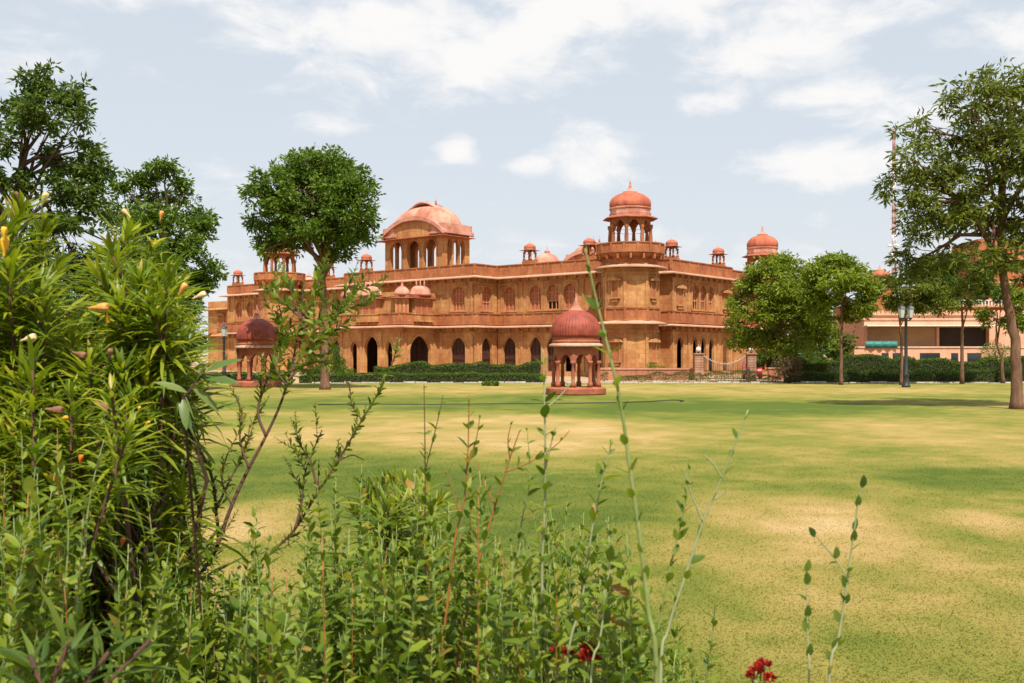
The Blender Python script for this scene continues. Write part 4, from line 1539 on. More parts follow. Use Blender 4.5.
def kerb():
    m = MB()
    x = -14.0
    rr = random.Random(3)
    while x < 42:
        L = rr.uniform(0.5, 1.1)
        h = rr.uniform(0.06, 0.16)
        m.box(x, x + L - 0.05, LAWN_FAR + 0.02, LAWN_FAR + 0.2, -0.02, h)
        x += L
    tag(m.build('kerb', M['kerb']), kind='structure')


kerb()


def hose():
    pts = []
    for px, py in ((318, 406), (360, 405.4), (420, 405.8), (500, 405), (560, 404.6), (610, 404.2), (650, 402.8), (672, 401.3), (684, 401.8), (680, 403.0)):
        x, y = ground_at(px, py)
        pts.append((x, y, 0.06))
    m = MB(); m.tube(pts, 0.02, 6)
    tag(m.build('garden_hose', M['iron']), 'black garden hose lying across the lawn near the kiosk', 'hose')


hose()


def red_car():
    b = at(752, 372, 84); b.z = 0
    g = empty('parked_car', b, math.radians(78))
    tag(g, 'small red parked car seen end on behind the gate pillar', 'car')
    L, Wd = 3.6, 1.6
    prof = [(-L / 2, 0.35), (-L / 2, 0.8), (-L / 2 + 0.15, 0.95), (-L / 2 + 0.9, 1.0), (-0.55, 1.48), (0.9, 1.5), (L / 2 - 0.25, 1.05), (L / 2, 0.85), (L / 2, 0.35), (1.5, 0.22), (-1.5, 0.22)]
    m = MB()
    n = len(prof)
    vs = []
    for yy, k in ((-Wd / 2, 0), (-Wd / 2 + 0.08, 1), (Wd / 2 - 0.08, 1), (Wd / 2, 0)):
        for x, z in prof:
            yk = yy * (0.86 if z > 1.2 else 1.0)
            vs.append((x * (1.0 if k else 0.97), yk, z if k else 0.3 + (z - 0.3) * 0.96))
    fs = [tuple(range(n)), tuple(range(4 * n - 1, 3 * n - 1, -1))]
    for j in range(3):
        for i in range(n):
            fs.append((j * n + i, j * n + (i + 1) % n, (j + 1) * n + (i + 1) % n, (j + 1) * n + i))
    m.add(vs, fs)
    m.build('body', M['car_red'], g)
    w = MB()
    w.add([(-1.74 + 0.86, -0.58, 1.03), (-1.74 + 0.86, 0.58, 1.03), (-0.6, 0.52, 1.43), (-0.6, -0.52, 1.43)], [(0, 1, 2, 3)])
    w.build('windscreen', M['car_glass'], g)
    w = MB()
    w.box(-0.45, 0.8, -0.72, 0.72, 1.08, 1.40); w.build('side_window', M['car_glass'], g)
    for x in (-1.15, 1.15):
        for y in (-0.76, 0.62):
            t = MB(); vs = []
            k = 16
            for yy in (y, y + 0.16):
                vs += [(x + 0.3 * math.cos(2 * math.pi * i / k), yy, 0.3 + 0.3 * math.sin(2 * math.pi * i / k)) for i in range(k)]
            t.add(vs, [tuple(range(k)), tuple(range(2 * k - 1, k - 1, -1))] + [(i, (i + 1) % k, k + (i + 1) % k, k + i) for i in range(k)])
            t.build('wheel', M['rubber'], g)
    for y in (-0.55, 0.55):
        h = MB(); h.box(-1.83, -1.75, y - 0.16, y + 0.16, 0.68, 0.84); h.build('headlight', M['lantern'], g)


red_car()


def barrel():
    b = at(748.5, 376, 82.3); b.z = 0
    m = MB(); m.lathe([(0.26, 0), (0.3, 0.05), (0.3, 0.28), (0.32, 0.3), (0.3, 0.32), (0.3, 0.6), (0.32, 0.62), (0.3, 0.64), (0.29, 0.86), (0.2, 0.9)], 20)
    o = m.build('water_drum', M['blue']); o.location = b
    tag(o, 'blue plastic drum standing by the gate pillar', 'drum')


barrel()

# ------------------------------------------------------------------ hedges and shrubs
def hedge(pa, pb, Y, h, depth, label, mat='leaf_hedge', leaf=0.115, dens=230, rough=0.06, gaps=0.0, z0=0.0, name='hedge', group='hedges along the lawn', core=True):
    xa, xb = (pa - 512) / F * Y, (pb - 512) / F * Y
    g = empty(name, ((xa + xb) / 2, Y, 0))
    tag(g, label, 'hedge', group)
    L = xb - xa
    nx = max(4, int(L / 0.5))
    sd_ = int(abs(pa * 7 + Y * 13))
    top = lambda x: h * (1 + rough * 2.2 * (vnoise(x / 0.9, 0 * x + sd_, 4) - 0.5) + rough * 2.5 * (vnoise(x / 3.1, 0 * x + sd_, 6) - 0.5))
    keep = lambda x: vnoise(x / 0.8, 0 * x + sd_ + 3, 8) > gaps
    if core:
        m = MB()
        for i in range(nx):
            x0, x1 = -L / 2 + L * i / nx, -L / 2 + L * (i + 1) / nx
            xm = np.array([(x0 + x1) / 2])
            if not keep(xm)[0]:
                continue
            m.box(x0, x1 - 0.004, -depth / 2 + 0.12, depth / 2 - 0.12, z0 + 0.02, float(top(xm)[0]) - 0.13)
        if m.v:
            m.build('dark_core', M['leaf_core'], g)  # plain dark boxes added as a core behind the outer leaves
    area = L * (2 * h + depth)
    n = int(area * dens)
    x = RNG.uniform(-L / 2, L / 2, n)
    side = RNG.uniform(0, 1, n)
    tp = top(x)
    fr_ = h / (2 * h + depth)
    zz = np.where(side < 2 * fr_, RNG.uniform(0, 1, n) ** 0.85 * (tp - z0) + z0, tp - RNG.exponential(0.05, n))
    yy = np.where(side < fr_, -depth / 2 + RNG.exponential(0.06, n), np.where(side < 2 * fr_, depth / 2 - RNG.exponential(0.06, n), RNG.uniform(-depth / 2, depth / 2, n)))
    yy = yy + 0.12 * (vnoise(x / 0.7, zz / 0.5, sd_) - 0.5)
    k = keep(x)
    P = np.stack([x, yy, zz], -1)[k]
    D = unit(np.stack([RNG.normal(0, .8, len(P)), RNG.normal(-0.3, .8, len(P)), RNG.normal(.5, .6, len(P))], -1))
    lv = Leaves(); lv.diamonds(P, D, RNG.uniform(0.7, 1.3, len(P)) * leaf, RNG.uniform(0.4, 0.6, len(P)) * leaf)
    lv.build('foliage', M[mat], g)
    return g


M['leaf_core'] = plain('hedge_dark_core', (0.035, 0.04, 0.018), (0.022, 0.022, 0.012), 0.95, 6, 0.4)  # dark colour of the added solid hedge core
hedge(300, 545, 71.6, 0.66, 0.9, 'low clipped green hedge at the lawn edge below the palace front', rough=0.1)
hedge(375, 540, 75.5, 1.35, 1.6, 'taller loose green shrub row behind the low clipped hedge', rough=0.16, leaf=0.11)
hedge(590, 700, 72.0, 0.72, 0.8, 'rough sparse low hedge at the lawn edge left of the gate', 'leaf_rough', rough=0.25, gaps=0.18, leaf=0.10, core=False)
hedge(700, 780, 72.0, 0.72, 0.8, 'rough brownish low hedge at the lawn edge in front of the gate', 'leaf_rough', rough=0.25, gaps=0.12, leaf=0.10, core=False)
hedge(797, 1013, 76.0, 1.72, 1.6, 'tall clipped dark hedge at right below the salmon annex', rough=0.12)
hedge(785, 1013, 70.9, 0.80, 0.8, 'low clipped hedge in front of the tall right hedge', rough=0.11)
hedge(1013, 1110, 76.3, 1.7, 1.6, 'clipped hedge at far right behind the thick tree trunk', rough=0.06)
hedge(120, 292, 72.5, 0.7, 0.9, 'low hedge at far left behind the oleander bushes')


def shrub(px, Y, w, h, label, mat, leaf=0.12, n=2600, name='shrub', cat='shrub', flowers=None):
    b = Vector(((px - 512) / F * Y, Y, 0))
    g = empty(name, b)
    tag(g, label, cat)
    lv = Leaves()
    nb = 9
    cs = np.stack([RNG.uniform(-.32, .32, nb) * w, RNG.uniform(-.3, .3, nb) * w, RNG.uniform(.35, .78, nb) * h], -1)
    rs = RNG.uniform(.2, .34, nb) * min(w, h)
    pick = RNG.integers(0, nb, n)
    d = rand_dirs(n)
    P = cs[pick] + d * (rs[pick] * RNG.uniform(.55, 1.05, n))[:, None]
    P[:, 2] = np.maximum(P[:, 2], 0.03)
    low = RNG.uniform(0, 1, n) < 0.2
    P[low, 2] *= 0.5
    D = unit(d + RNG.normal(0, .6, (n, 3)) + np.array([0, 0, .3]))
    lv.diamonds(P, D, RNG.uniform(.7, 1.3, n) * leaf, RNG.uniform(.4, .6, n) * leaf)
    s = MB()
    for k in range(nb):
        c = cs[k]
        s.tube([(0.1 * c[0], 0.1 * c[1], 0), (0.6 * c[0], 0.6 * c[1], c[2] * 0.5), tuple(c)], [0.04, 0.03, 0.012], 5)
    s.build('stems', M['bark_dark'], g)
    lv.build('foliage', M[mat], g)
    return g


shrub(789, 69.0, 1.8, 1.9, 'rusty pink bougainvillea bush at the lawn edge under the leaning tree', 'leaf_bougain', n=3200)
shrub(335, 78.0, 1.7, 2.9, 'upright dark green shrub behind the trunk of the round tree', 'leaf_hedge', n=2600)
shrub(318, 72.8, 1.8, 1.3, 'rounded green shrub beside the trunk of the round tree', 'leaf_hedge', n=1800)
shrub(345, 73.5, 1.5, 1.15, 'small rounded shrub right of the round tree trunk', 'leaf_hedge', n=1500)
shrub(1000, 80.0, 3.0, 3.2, 'tall loose shrub above the right hedge before the salmon annex', 'leaf_hedge', n=3000)
shrub(868, 79.0, 3.2, 2.0, 'broad shrub above the right hedge under the teal tarpaulin', 'leaf_hedge', n=2500)
shrub(815, 78.5, 2.6, 2.4, 'dark shrub between the leaning tree and the thin trunk', 'leaf_shade', n=2500)
shrub(490, 64.0, 2.2, 0.32, 'low green mat plant on the lawn before the hedge', 'leaf_dense', 0.1, 1200)
shrub(655, 81.3, 2.4, 1.35, 'low bright shrub in front of the corner tower base', 'leaf_light', 0.1, 1600)

# ------------------------------------------------------------------ trees
def tree(name, label, base, trunk, blobs, n_clump, per, leaf, clump_r, mat, bark='bark', droop=0.5, voids=1.0, limb_r=0.1, group=None, seed=1, n_limb=14, rx_bias=0.45, wid=0.36):
    """trunk: list of (x,y,z,r) local; blobs: (x,y,z,rx,ry,rz) local lobes of the crown"""
    rng = np.random.default_rng(seed)
    g = empty(name, base)
    tag(g, label, 'tree', group)
    tr = MB()
    pts = [Vector(t[:3]) for t in trunk]
    # smooth trunk
    fine, rad = [], []
    for i in range(len(trunk) - 1):
        for k in range(4):
            u = k / 4
            fine.append(pts[i].lerp(pts[i + 1], u) + Vector((rng.normal(0, .02), rng.normal(0, .02), 0)) * (1 if i else 0))
            rad.append(trunk[i][3] * (1 - u) + trunk[i + 1][3] * u)
    fine.append(pts[-1]); rad.append(trunk[-1][3])
    rad[0] *= 1.35; rad[1] *= 1.1
    tr.tube(fine, rad, 12)
    B = np.array(blobs, float)
    vol = (B[:, 3] * B[:, 4] * B[:, 5]) ** 0.8
    pick = rng.choice(len(B), n_clump, p=vol / vol.sum())
    d = unit(rng.normal(size=(n_clump, 3)))
    rr = rng.uniform(0, 1, n_clump) ** rx_bias
    C = B[pick, :3] + d * B[pick, 3:6] * rr[:, None]
    nv = max(6, n_clump // 40)                    # see-through gaps in the crown
    keep = np.ones(n_clump, bool)
    for k in range(int(nv * voids)):
        c0 = C[rng.integers(0, n_clump)]
        keep &= np.linalg.norm((C - c0) * np.array([1, 1, 1.3]), axis=1) > rng.uniform(1.2, 2.6) * clump_r
    C, pick = C[keep], pick[keep]
    n_clump = len(C)
    # limbs to each lobe
    top = pts[-1]
    limb_mid = {}
    for b in range(len(B)):
        k = rng.integers(max(1, len(fine) * 6 // 10), len(fine))
        a = fine[min(k, len(fine) - 1)]
        e = Vector(B[b, :3])
        m1 = a.lerp(e, 0.4) + Vector((rng.normal(0, .15), rng.normal(0, .15), 0.12 * (e - a).length))
        m2 = a.lerp(e, 0.75) + Vector((rng.normal(0, .15), rng.normal(0, .15), 0.05 * (e - a).length))
        r0 = limb_r * (0.7 + 0.5 * rng.random())
        tr.tube([a, m1, m2, e], [r0, r0 * .7, r0 * .45, r0 * .22], 7)
        limb_mid[b] = (m1, m2, e)
    for i in range(0, n_clump, 3):
        m1, m2, e = limb_mid[pick[i]]
        s = (m1, m2, e)[rng.integers(0, 3)]
        c = Vector(C[i])
        mid = s.lerp(c, 0.5) + Vector((0, 0, 0.08 * (c - s).length))
        tr.tube([s, mid, c], [limb_r * .22, limb_r * .14, limb_r * .06], 4)
    tr.build('trunk', M[bark], g)
    # leaves in sprays
    n = n_clump * per
    ci = np.repeat(np.arange(n_clump), per)
    cr = clump_r * rng.uniform(.6, 1.3, n_clump)
    dd = unit(rng.normal(size=(n, 3)) * np.array([1, 1, .55]))
    P = C[ci] + dd * (cr[ci] * rng.uniform(0.0, 1, n))[:, None]
    P[:, 2] -= droop * cr[ci] * (np.linalg.norm((P - C[ci])[:, :2], axis=1) / np.maximum(cr[ci], 1e-6)) ** 2 * 0.5
    D = unit(dd + rng.normal(0, .3, (n, 3)) + np.array([0, 0, -droop * .8]))
    lv = Leaves()
    lv.diamonds(P, D, rng.uniform(.7, 1.35, n) * leaf, rng.uniform(.75, 1.2, n) * leaf * wid)
    lv.build('crown', M[mat], g)
    return g


def lobes(spec, Y, px, seed, dep=0.9):
    """crown lobes from their place in the photo: (px, py, rx_px, ry_px); depth spread round the trunk"""
    rng = np.random.default_rng(seed)
    out = []
    for s in spec:
        x, y, rx, ry = s[:4]
        R = rx / F * Y
        dy = s[4] if len(s) > 4 else rng.uniform(-1, 1) * dep * R * 1.3
        out.append(((x - px) / F * Y, dy, EYE + (355 - y) / F * Y, R, R, ry / F * Y))
    return out


# big tree on the right
Y = 36.5
tree('big_tree', 'large loose crowned tree with brown trunk at the right edge of the lawn', ((1016 - 512) / F * Y, Y, 0),
     [(0.02, 0, -0.05, .22), (0.03, 0, 1.2, .19), (-0.05, 0, 2.6, .17), (-0.3, 0.1, 4.2, .15), (-0.5, 0.1, 5.6, .13), (-0.6, 0, 7.2, .09), (-0.5, 0, 9, .05)],
     lobes([(960, 105, 34, 26), (1000, 95, 34, 24), (1040, 110, 40, 30), (925, 130, 26, 22), (905, 165, 26, 20), (930, 180, 40, 28), (980, 150, 45, 36), (1030, 165, 50, 36), (1075, 150, 40, 36),
            (900, 205, 20, 18), (925, 222, 34, 20), (970, 210, 46, 26), (1025, 220, 45, 28), (1075, 215, 40, 30), (945, 255, 26, 20), (915, 262, 22, 22), (985, 258, 36, 20), (1060, 265, 40, 24), (965, 285, 18, 14), (890, 180, 14, 18)], Y, 1016, 3),
     980, 27, 0.27, 0.32, 'leaf_neem', droop=0.5, limb_r=0.095, seed=21, wid=0.29, voids=1.15)

# round tree by the palace front
Y = 57.0
tree('round_tree', 'tall round crowned green tree standing before the left half of the palace', ((325 - 512) / F * Y, Y, 0),
     [(0, 0, -0.05, .27), (0.0, 0, 1.2, .24), (0.02, 0, 3.0, .22), (-0.05, 0, 5.0, .2), (-0.2, 0, 6.6, .18), (-0.15, 0, 8.0, .13), (0, 0, 10, .08)],
     lobes([(318, 168, 40, 17), (290, 172, 32, 18), (345, 175, 26, 17), (270, 185, 26, 16), (360, 190, 22, 18), (315, 195, 44, 22), (285, 205, 32, 18), (350, 210, 28, 22), (262, 196, 18, 14), (258, 218, 16, 10), (275, 228, 26, 14),
            (310, 228, 34, 18), (345, 235, 28, 16), (270, 243, 17, 10), (335, 252, 16, 9), (362, 225, 14, 18), (372, 205, 9, 12), (320, 160, 30, 12), (300, 238, 20, 12), (266, 252, 10, 8), (330, 258, 8, 6)], Y, 325, 5),
     1150, 28, 0.28, 0.40, 'leaf_dense', droop=0.25, limb_r=0.12, seed=33, wid=0.42)

# two old trees on the left
Y = 44.0
tree('old_tree', 'tall dark tree with open branches at the left edge behind the oleanders', ((20 - 512) / F * Y, Y, 0),
     [(0, 0, -0.05, .32), (0.0, 0, 2.2, .28), (-0.15, 0, 4.6, .24), (-0.4, 0, 6.5, .2), (-0.2, 0, 8.5, .15), (0.3, 0, 11, .09)],
     lobes([(35, 85, 22, 18), (65, 95, 20, 20), (15, 110, 22, 20), (50, 120, 28, 22), (80, 115, 12, 14), (78, 145, 18, 14), (10, 145, 20, 16), (55, 155, 26, 16), (90, 165, 18, 18), (70, 185, 28, 20), (25, 180, 18, 14), (-10, 170, 22, 22), (-25, 120, 26, 30), (95, 200, 14, 18), (80, 225, 26, 22),
            (50, 235, 26, 22), (100, 240, 16, 30), (75, 270, 30, 30), (-15, 230, 24, 30), (20, 265, 30, 30), (-50, 160, 30, 40), (60, 310, 40, 30), (45, 70, 12, 8)], Y, 20, 7),
     1050, 28, 0.28, 0.36, 'leaf_shade', 'bark_dark', droop=0.35, limb_r=0.1, seed=41, wid=0.42)
Y = 54.0
tree('shade_tree', 'broad leafy tree beside the tall dark tree on the left', ((165 - 512) / F * Y, Y, 0),
     [(0, 0, -0.05, .3), (0.0, 0, 2.2, .27), (0.15, 0, 4.2, .22), (0.1, 0, 6.4, .17), (0, 0, 9, .1)],
     lobes([(140, 176, 16, 10), (168, 170, 12, 9), (183, 182, 9, 8), (152, 164, 8, 5), (121, 183, 10, 9), (150, 200, 30, 16), (180, 195, 16, 14), (190, 215, 18, 14), (165, 225, 30, 18), (130, 220, 24, 18), (200, 228, 12, 12), (195, 250, 18, 14), (165, 260, 34, 22), (205, 270, 12, 12), (130, 262, 30, 24), (190, 285, 22, 16), (150, 300, 34, 24), (120, 310, 30, 30), (180, 310, 22, 16), (175, 340, 26, 14)], Y, 165, 9),
     1300, 28, 0.28, 0.40, 'leaf_dense', 'bark_dark', voids=0.6, droop=0.35, limb_r=0.11, seed=43, wid=0.42)

# young trees in front of the right hand buildings
Y = 72.5
tree('leaning_tree', 'bright green spreading tree with leaning trunk right of the gate', ((791 - 512) / F * Y, Y, 0),
     [(0, 0, -0.05, .2), (-0.35, 0, 1.6, .17), (-0.9, 0, 3.2, .15), (-1.3, 0, 4.6, .12), (-1.2, 0, 6.4, .07)],
     lobes([(765, 268, 18, 10), (785, 263, 18, 12), (750, 285, 16, 12), (775, 288, 26, 14), (805, 280, 18, 14), (742, 305, 14, 12), (762, 312, 24, 14), (795, 305, 26, 16), (738, 325, 12, 10), (760, 335, 22, 10), (790, 330, 26, 14), (815, 318, 20, 16), (818, 340, 18, 10), (776, 345, 22, 9), (734, 310, 9, 9), (742, 342, 14, 9), (800, 292, 18, 14), (822, 300, 14, 12), (830, 330, 14, 12), (755, 272, 12, 8), (800, 345, 20, 8)], Y, 791, 11),
     1150, 24, 0.28, 0.42, 'leaf_light', voids=0.4, droop=0.4, limb_r=0.07, seed=51, wid=0.42)
Y = 84.0  # dark leaved tree added to give the deep shade here
tree('dark_fill_tree', 'low dark tree added to stand for the shade behind the leaning tree', ((806 - 512) / F * Y, Y, 0),
     [(0, 0, -0.05, .2), (0.1, 0, 1.2, .17), (0.0, 0, 2.4, .13), (0, 0, 3.6, .08)],
     lobes([(790, 335, 22, 14), (815, 332, 20, 14), (775, 350, 20, 12), (805, 352, 24, 12), (835, 345, 18, 14), (762, 362, 16, 10), (790, 366, 22, 9), (822, 366, 22, 9)], Y, 806, 12),
     380, 28, 0.34, 0.42, 'leaf_shade', 'bark_dark', droop=0.3, limb_r=0.06, seed=52, wid=0.42)
Y = 66.0
tree('young_tree', 'slender tree with thin pale trunk before the tall hedge', ((841 - 512) / F * Y, Y, 0),
     [(0, 0, -0.05, .12), (0.0, 0, 1.6, .1), (0.02, 0, 3.2, .09), (0.05, 0, 4.6, .07), (0, 0, 7, .04)],
     lobes([(840, 262, 18, 10), (822, 270, 14, 10), (858, 270, 14, 10), (840, 283, 24, 12), (862, 290, 14, 10), (818, 292, 14, 12), (842, 303, 26, 10), (860, 308, 12, 7), (825, 314, 14, 8), (850, 318, 10, 5)], Y, 841, 13),
     560, 28, 0.28, 0.36, 'leaf_light', voids=0.5, droop=0.4, limb_r=0.045, seed=53, wid=0.42)
tree('young_tree', 'forked thin stemmed tree behind the black lamp post', ((901 - 512) / F * Y, Y, 0),
     [(0, 0, -0.05, .1), (0.06, 0, 1.6, .09), (0.0, 0, 3.2, .075), (-0.1, 0, 4.6, .06), (-0.2, 0, 6, .035)],
     lobes([(905, 262, 14, 10), (890, 275, 10, 10), (925, 268, 16, 12), (905, 285, 18, 12), (932, 288, 18, 12), (890, 300, 9, 9), (915, 303, 20, 9), (940, 305, 14, 9)], Y, 901, 15),
     330, 30, 0.30, 0.36, 'leaf_neem', droop=0.5, limb_r=0.04, seed=55, wid=0.35)
Y = 68.0
tree('young_tree', 'dark crowned tree in front of the dark opening of the annex', ((962 - 512) / F * Y, Y, 0),
     [(0, 0, -0.05, .13), (0.0, 0, 2.6, .11), (0.03, 0, 4.0, .09), (0.0, 0, 5.5, .05)],
     lobes([(955, 262, 18, 14), (975, 275, 18, 14), (945, 285, 16, 12), (965, 295, 20, 10), (985, 295, 16, 10), (940, 300, 10, 8)], Y, 962, 17),
     330, 30, 0.30, 0.36, 'leaf_shade', droop=0.5, limb_r=0.045, seed=57, wid=0.35)
Y = 70.0
tree('young_tree', 'small pale green tree beside the thick trunk at the right edge', ((1003 - 512) / F * Y, Y, 0),
     [(0, 0, -0.05, .12), (-0.1, 0, 1.8, .1), (-0.5, 0, 3.0, .07), (-0.4, 0, 5, .04)],
     lobes([(1010, 300, 16, 12), (995, 315, 12, 10), (1015, 322, 14, 10), (1035, 310, 18, 14), (1000, 290, 12, 8)], Y, 1003, 19),
     230, 30, 0.30, 0.36, 'leaf_light', droop=0.5, limb_r=0.045, seed=59, wid=0.4)

def far_belt():
    rng = np.random.default_rng(5)
    lv = Leaves()
    n = 26000
    x = rng.uniform(-150, -52, n)
    y = 150 + rng.normal(0, 4, n)
    top = 5.5 + 4.5 * vnoise(x / 9, x * 0 + 2, 3) + 2.5 * vnoise(x / 3, x * 0 + 5, 4)
    P = np.stack([x, y, top * rng.uniform(0, 1, n) ** 0.7], -1)
    lv.diamonds(P, unit(rng.normal(size=(n, 3)) + np.array([0, -.4, .3])), rng.uniform(.5, 1.0, n), rng.uniform(.3, .6, n))
    tag(lv.build('treeline', M['leaf_shade']), kind='stuff')


far_belt()

# ------------------------------------------------------------------ foreground: oleanders
def oleander_tuft(lv, tip, axis, n, L, seedless=True, spread=1.0, reach=0.26):
    """a spiral of long narrow leaves round the end of a shoot"""
    axis = Vector(axis).normalized()
    u = axis.orthogonal().normalized(); w = axis.cross(u)
    i = np.arange(n)
    t = i / n                                        # 0 = low, 1 = tip
    ang = i * 2.39996 + RNG.uniform(0, 6)
    A, U, Wv = np.array(axis), np.array(u), np.array(w)
    rad = np.cos(ang)[:, None] * U + np.sin(ang)[:, None] * Wv
    P = np.array(tip) - A * (reach * (1 - t) ** 1.0)[:, None]
    open_ = np.radians((80 - 58 * t ** 1.5) * spread + RNG.normal(0, 9, n))
    D = unit(A * np.cos(open_)[:, None] + rad * np.sin(open_)[:, None] + RNG.normal(0, .08, (n, 3)))
    Nn = unit(A - D * (D @ A)[:, None])
    Ls = L * (0.72 + 0.4 * np.sin(np.pi * np.clip(0.25 + 0.75 * t, 0, 1))) * RNG.uniform(.8, 1.12, n)
    Ls[t > .9] *= 0.62
    lv.blades(P, D, Nn, Ls, RNG.uniform(.07, .105, n) * L, RNG.uniform(.12, .85, n) * (1.1 - t * .7), LANCE, 0.35)


def trumpet(parent, p, d, L, mat, name='flower'):
    d = Vector(d).normalized()
    q = d.to_track_quat('Z', 'Y').to_matrix()
    m = MB()
    L *= 0.86
    prof = [(.04, 0), (.055, .12), (.075, .3), (.14, .48), (.19, .68), (.20, .86), (.15, 1.0), (.06, .97)]
    n = 15
    vs, fs = [], []
    for r, z in prof:
        for k in range(n):
            a = 2 * math.pi * k / n + z * 1.8
            rr = r * (1 + 0.14 * math.cos(5 * a))
            vs.append(Vector(p) + q @ Vector((rr * math.cos(a) * L, rr * math.sin(a) * L, z * L)))
    for j in range(len(prof) - 1):
        for k in range(n):
            a, b = j * n + k, j * n + (k + 1) % n
            fs.append((a, b, b + n, a + n))
    fs.append(tuple(range(n))); fs.append(tuple((len(prof) - 1) * n + k for k in range(n)))
    m.add(vs, fs, True)
    return m.build(name, mat, parent)


def oleander(label, base, tips, n_leaf=76, L=0.138, seed=0, flowers=(), mat='leaf_oleander'):
    """tips: (px, py, depth, lean x, lean y) of each leafy shoot end"""
    rr = random.Random(seed)
    g = empty('oleander_bush', (base[0], base[1], 0))
    tag(g, label, 'bush', 'oleander bushes in the foreground')
    o = Vector((base[0], base[1], 0))
    st, lv = MB(), Leaves()
    for px, py, Y, lx, ly in tips:
        tip = at(px, py, Y) - o
        ax = Vector((lx + rr.gauss(0, .12), ly + rr.gauss(0, .12), 1.0)).normalized()
        low = tip - ax * rr.uniform(.35, .55)
        mid = Vector((low.x * .55, low.y * .55, low.z * .55))
        st.tube([Vector((low.x * .08 + rr.uniform(-.06, .06), low.y * .08, 0)), mid, low, tip], [.011, .009, .006, .0035], 6)
        oleander_tuft(lv, tip, ax, int(n_leaf * rr.uniform(.8, 1.15)), L * rr.uniform(.88, 1.12))
        # older leaves further down the shoot
        for k in range(2):
            u = (k + rr.uniform(.1, .9)) / 2
            q = mid.lerp(low, .5 + .5 * u)
            oleander_tuft(lv, q, ax, 26, L * .95, spread=1.15, reach=.24)
    st.build('stems', M['stem_brown'], g)
    lv.build('foliage', M[mat], g)
    for px, py, Y, d, Lf, mt in flowers:
        trumpet(g, at(px, py, Y) - o, d, Lf, M[mt])
    return g


def tips_in(poly, n, y0, y1, seed, lean=0.35):
    """shoot ends scattered inside an outline"""
    rr = random.Random(seed)
    xs = [p[0] for p in poly]; ys = [p[1] for p in poly]
    cx = sum(xs) / len(xs)
    out = []
    while len(out) < n:
        x, y = rr.uniform(min(xs), max(xs)), rr.uniform(min(ys), max(ys))
        ins = False
        for i in range(len(poly)):
            (xa, ya), (xb, yb) = poly[i], poly[i - 1]
            if (ya > y) != (yb > y) and x < (xb - xa) * (y - ya) / (yb - ya) + xa:
                ins = not ins
        if ins:
            out.append((x, y, rr.uniform(y0, y1), (x - cx) / 90 * lean + rr.gauss(0, .15), rr.uniform(-.5, .25)))
    return out


oleander('tall oleander bush with pale buds at the far left edge', ((-20 - 512) / F * 2.9, 2.9),
         [(22, 205, 2.7, .1, -.1), (45, 225, 2.8, .25, 0), (0, 222, 2.6, -.1, 0), (8, 262, 2.5, 0, -.3), (60, 262, 3.0, .5, 0), (38, 285, 2.6, .2, -.4)] +
         tips_in([(-70, 215), (0, 215), (50, 240), (72, 300), (60, 400), (-70, 420)], 22, 2.4, 3.2, 1), seed=1,
         flowers=[(41, 207, 2.75, (.25, -.1, .5), .05, 'petal_pale'), (20, 206, 2.7, (-.1, -.2, .5), .045, 'petal_dry'), (4, 258, 2.3, (.05, 0, 1), .055, 'petal_yellow'), (4, 242, 2.28, (.0, 0, 1), .04, 'petal_yellow')])
oleander('yellow green oleander bush with an orange trumpet flower left of the kiosk', ((70 - 512) / F * 2.8, 2.8),
         [(128, 232, 2.9, .1, 0), (110, 248, 2.8, -.2, 0), (152, 245, 3.0, .3, 0), (95, 270, 2.7, -.4, -.1), (165, 265, 3.1, .4, 0), (140, 275, 2.7, .1, -.3), (120, 300, 2.6, 0, -.4), (180, 285, 3.0, .5, 0), (175, 315, 2.9, .5, -.2)] +
         tips_in([(75, 290), (110, 250), (160, 260), (190, 300), (185, 350), (160, 400), (70, 410)], 26, 2.5, 3.3, 2), seed=2,
         flowers=[(88, 308, 2.42, (1, -.1, .06), .058, 'petal_peach'), (178, 296, 2.6, (.6, -.1, .9), .045, 'petal_peach'), (192, 299, 2.6, (.9, 0, .4), .045, 'petal_pale'), (20, 341, 2.4, (.9, -.2, .25), .05, 'petal_pale'), (72, 352, 2.4, (.8, -.3, -.2), .05, 'petal_dry'), (131, 218, 2.9, (-.5, 0, .5), .04, 'petal_pale'), (160, 221, 2.95, (.2, 0, 1), .035, 'petal_peach'), (107, 312, 2.6, (.1, 0, -1), .035, 'petal_yellow')])
oleander('dense low oleander bush with withered flowers in the left foreground', ((40 - 512) / F * 2.5, 2.5),
         tips_in([(-50, 330), (60, 330), (120, 360), (150, 395), (150, 425), (110, 445), (60, 480), (-50, 500)], 40, 2.1, 2.9, 3), seed=3, L=.108,
         flowers=[(45, 409, 2.15, (1, -.2, -.05), .05, 'petal_dry'), (95, 401, 2.3, (.8, 0, -.5), .045, 'petal_dry'), (144, 427, 2.4, (.6, -.2, .6), .024, 'petal_yellow'), (138, 413, 2.4, (.3, -.2, .9), .02, 'petal_yellow'), (60, 419, 2.2, (.8, -.3, .2), .025, 'petal_yellow'), (108, 362, 2.5, (.2, 0, 1), .04, 'petal_dry'), (80, 466, 2.2, (.1, 0, 1), .03, 'petal_orange')])
oleander('shaded oleander bush behind the leafy shoots at lower left', ((100 - 512) / F * 3.0, 3.0),
         tips_in([(-40, 450), (60, 450), (85, 480), (95, 520), (80, 560), (-40, 580)], 18, 2.4, 2.9, 4) + [(150, 502, 3.0, .3, 0), (162, 520, 3.1, .5, 0), (140, 488, 3.1, .2, 0)], seed=4,
         flowers=[(121, 548, 2.2, (.3, -.1, 1), .03, 'petal_orange'), (182, 560, 2.5, (.2, 0, 1), .02, 'petal_yellow')])
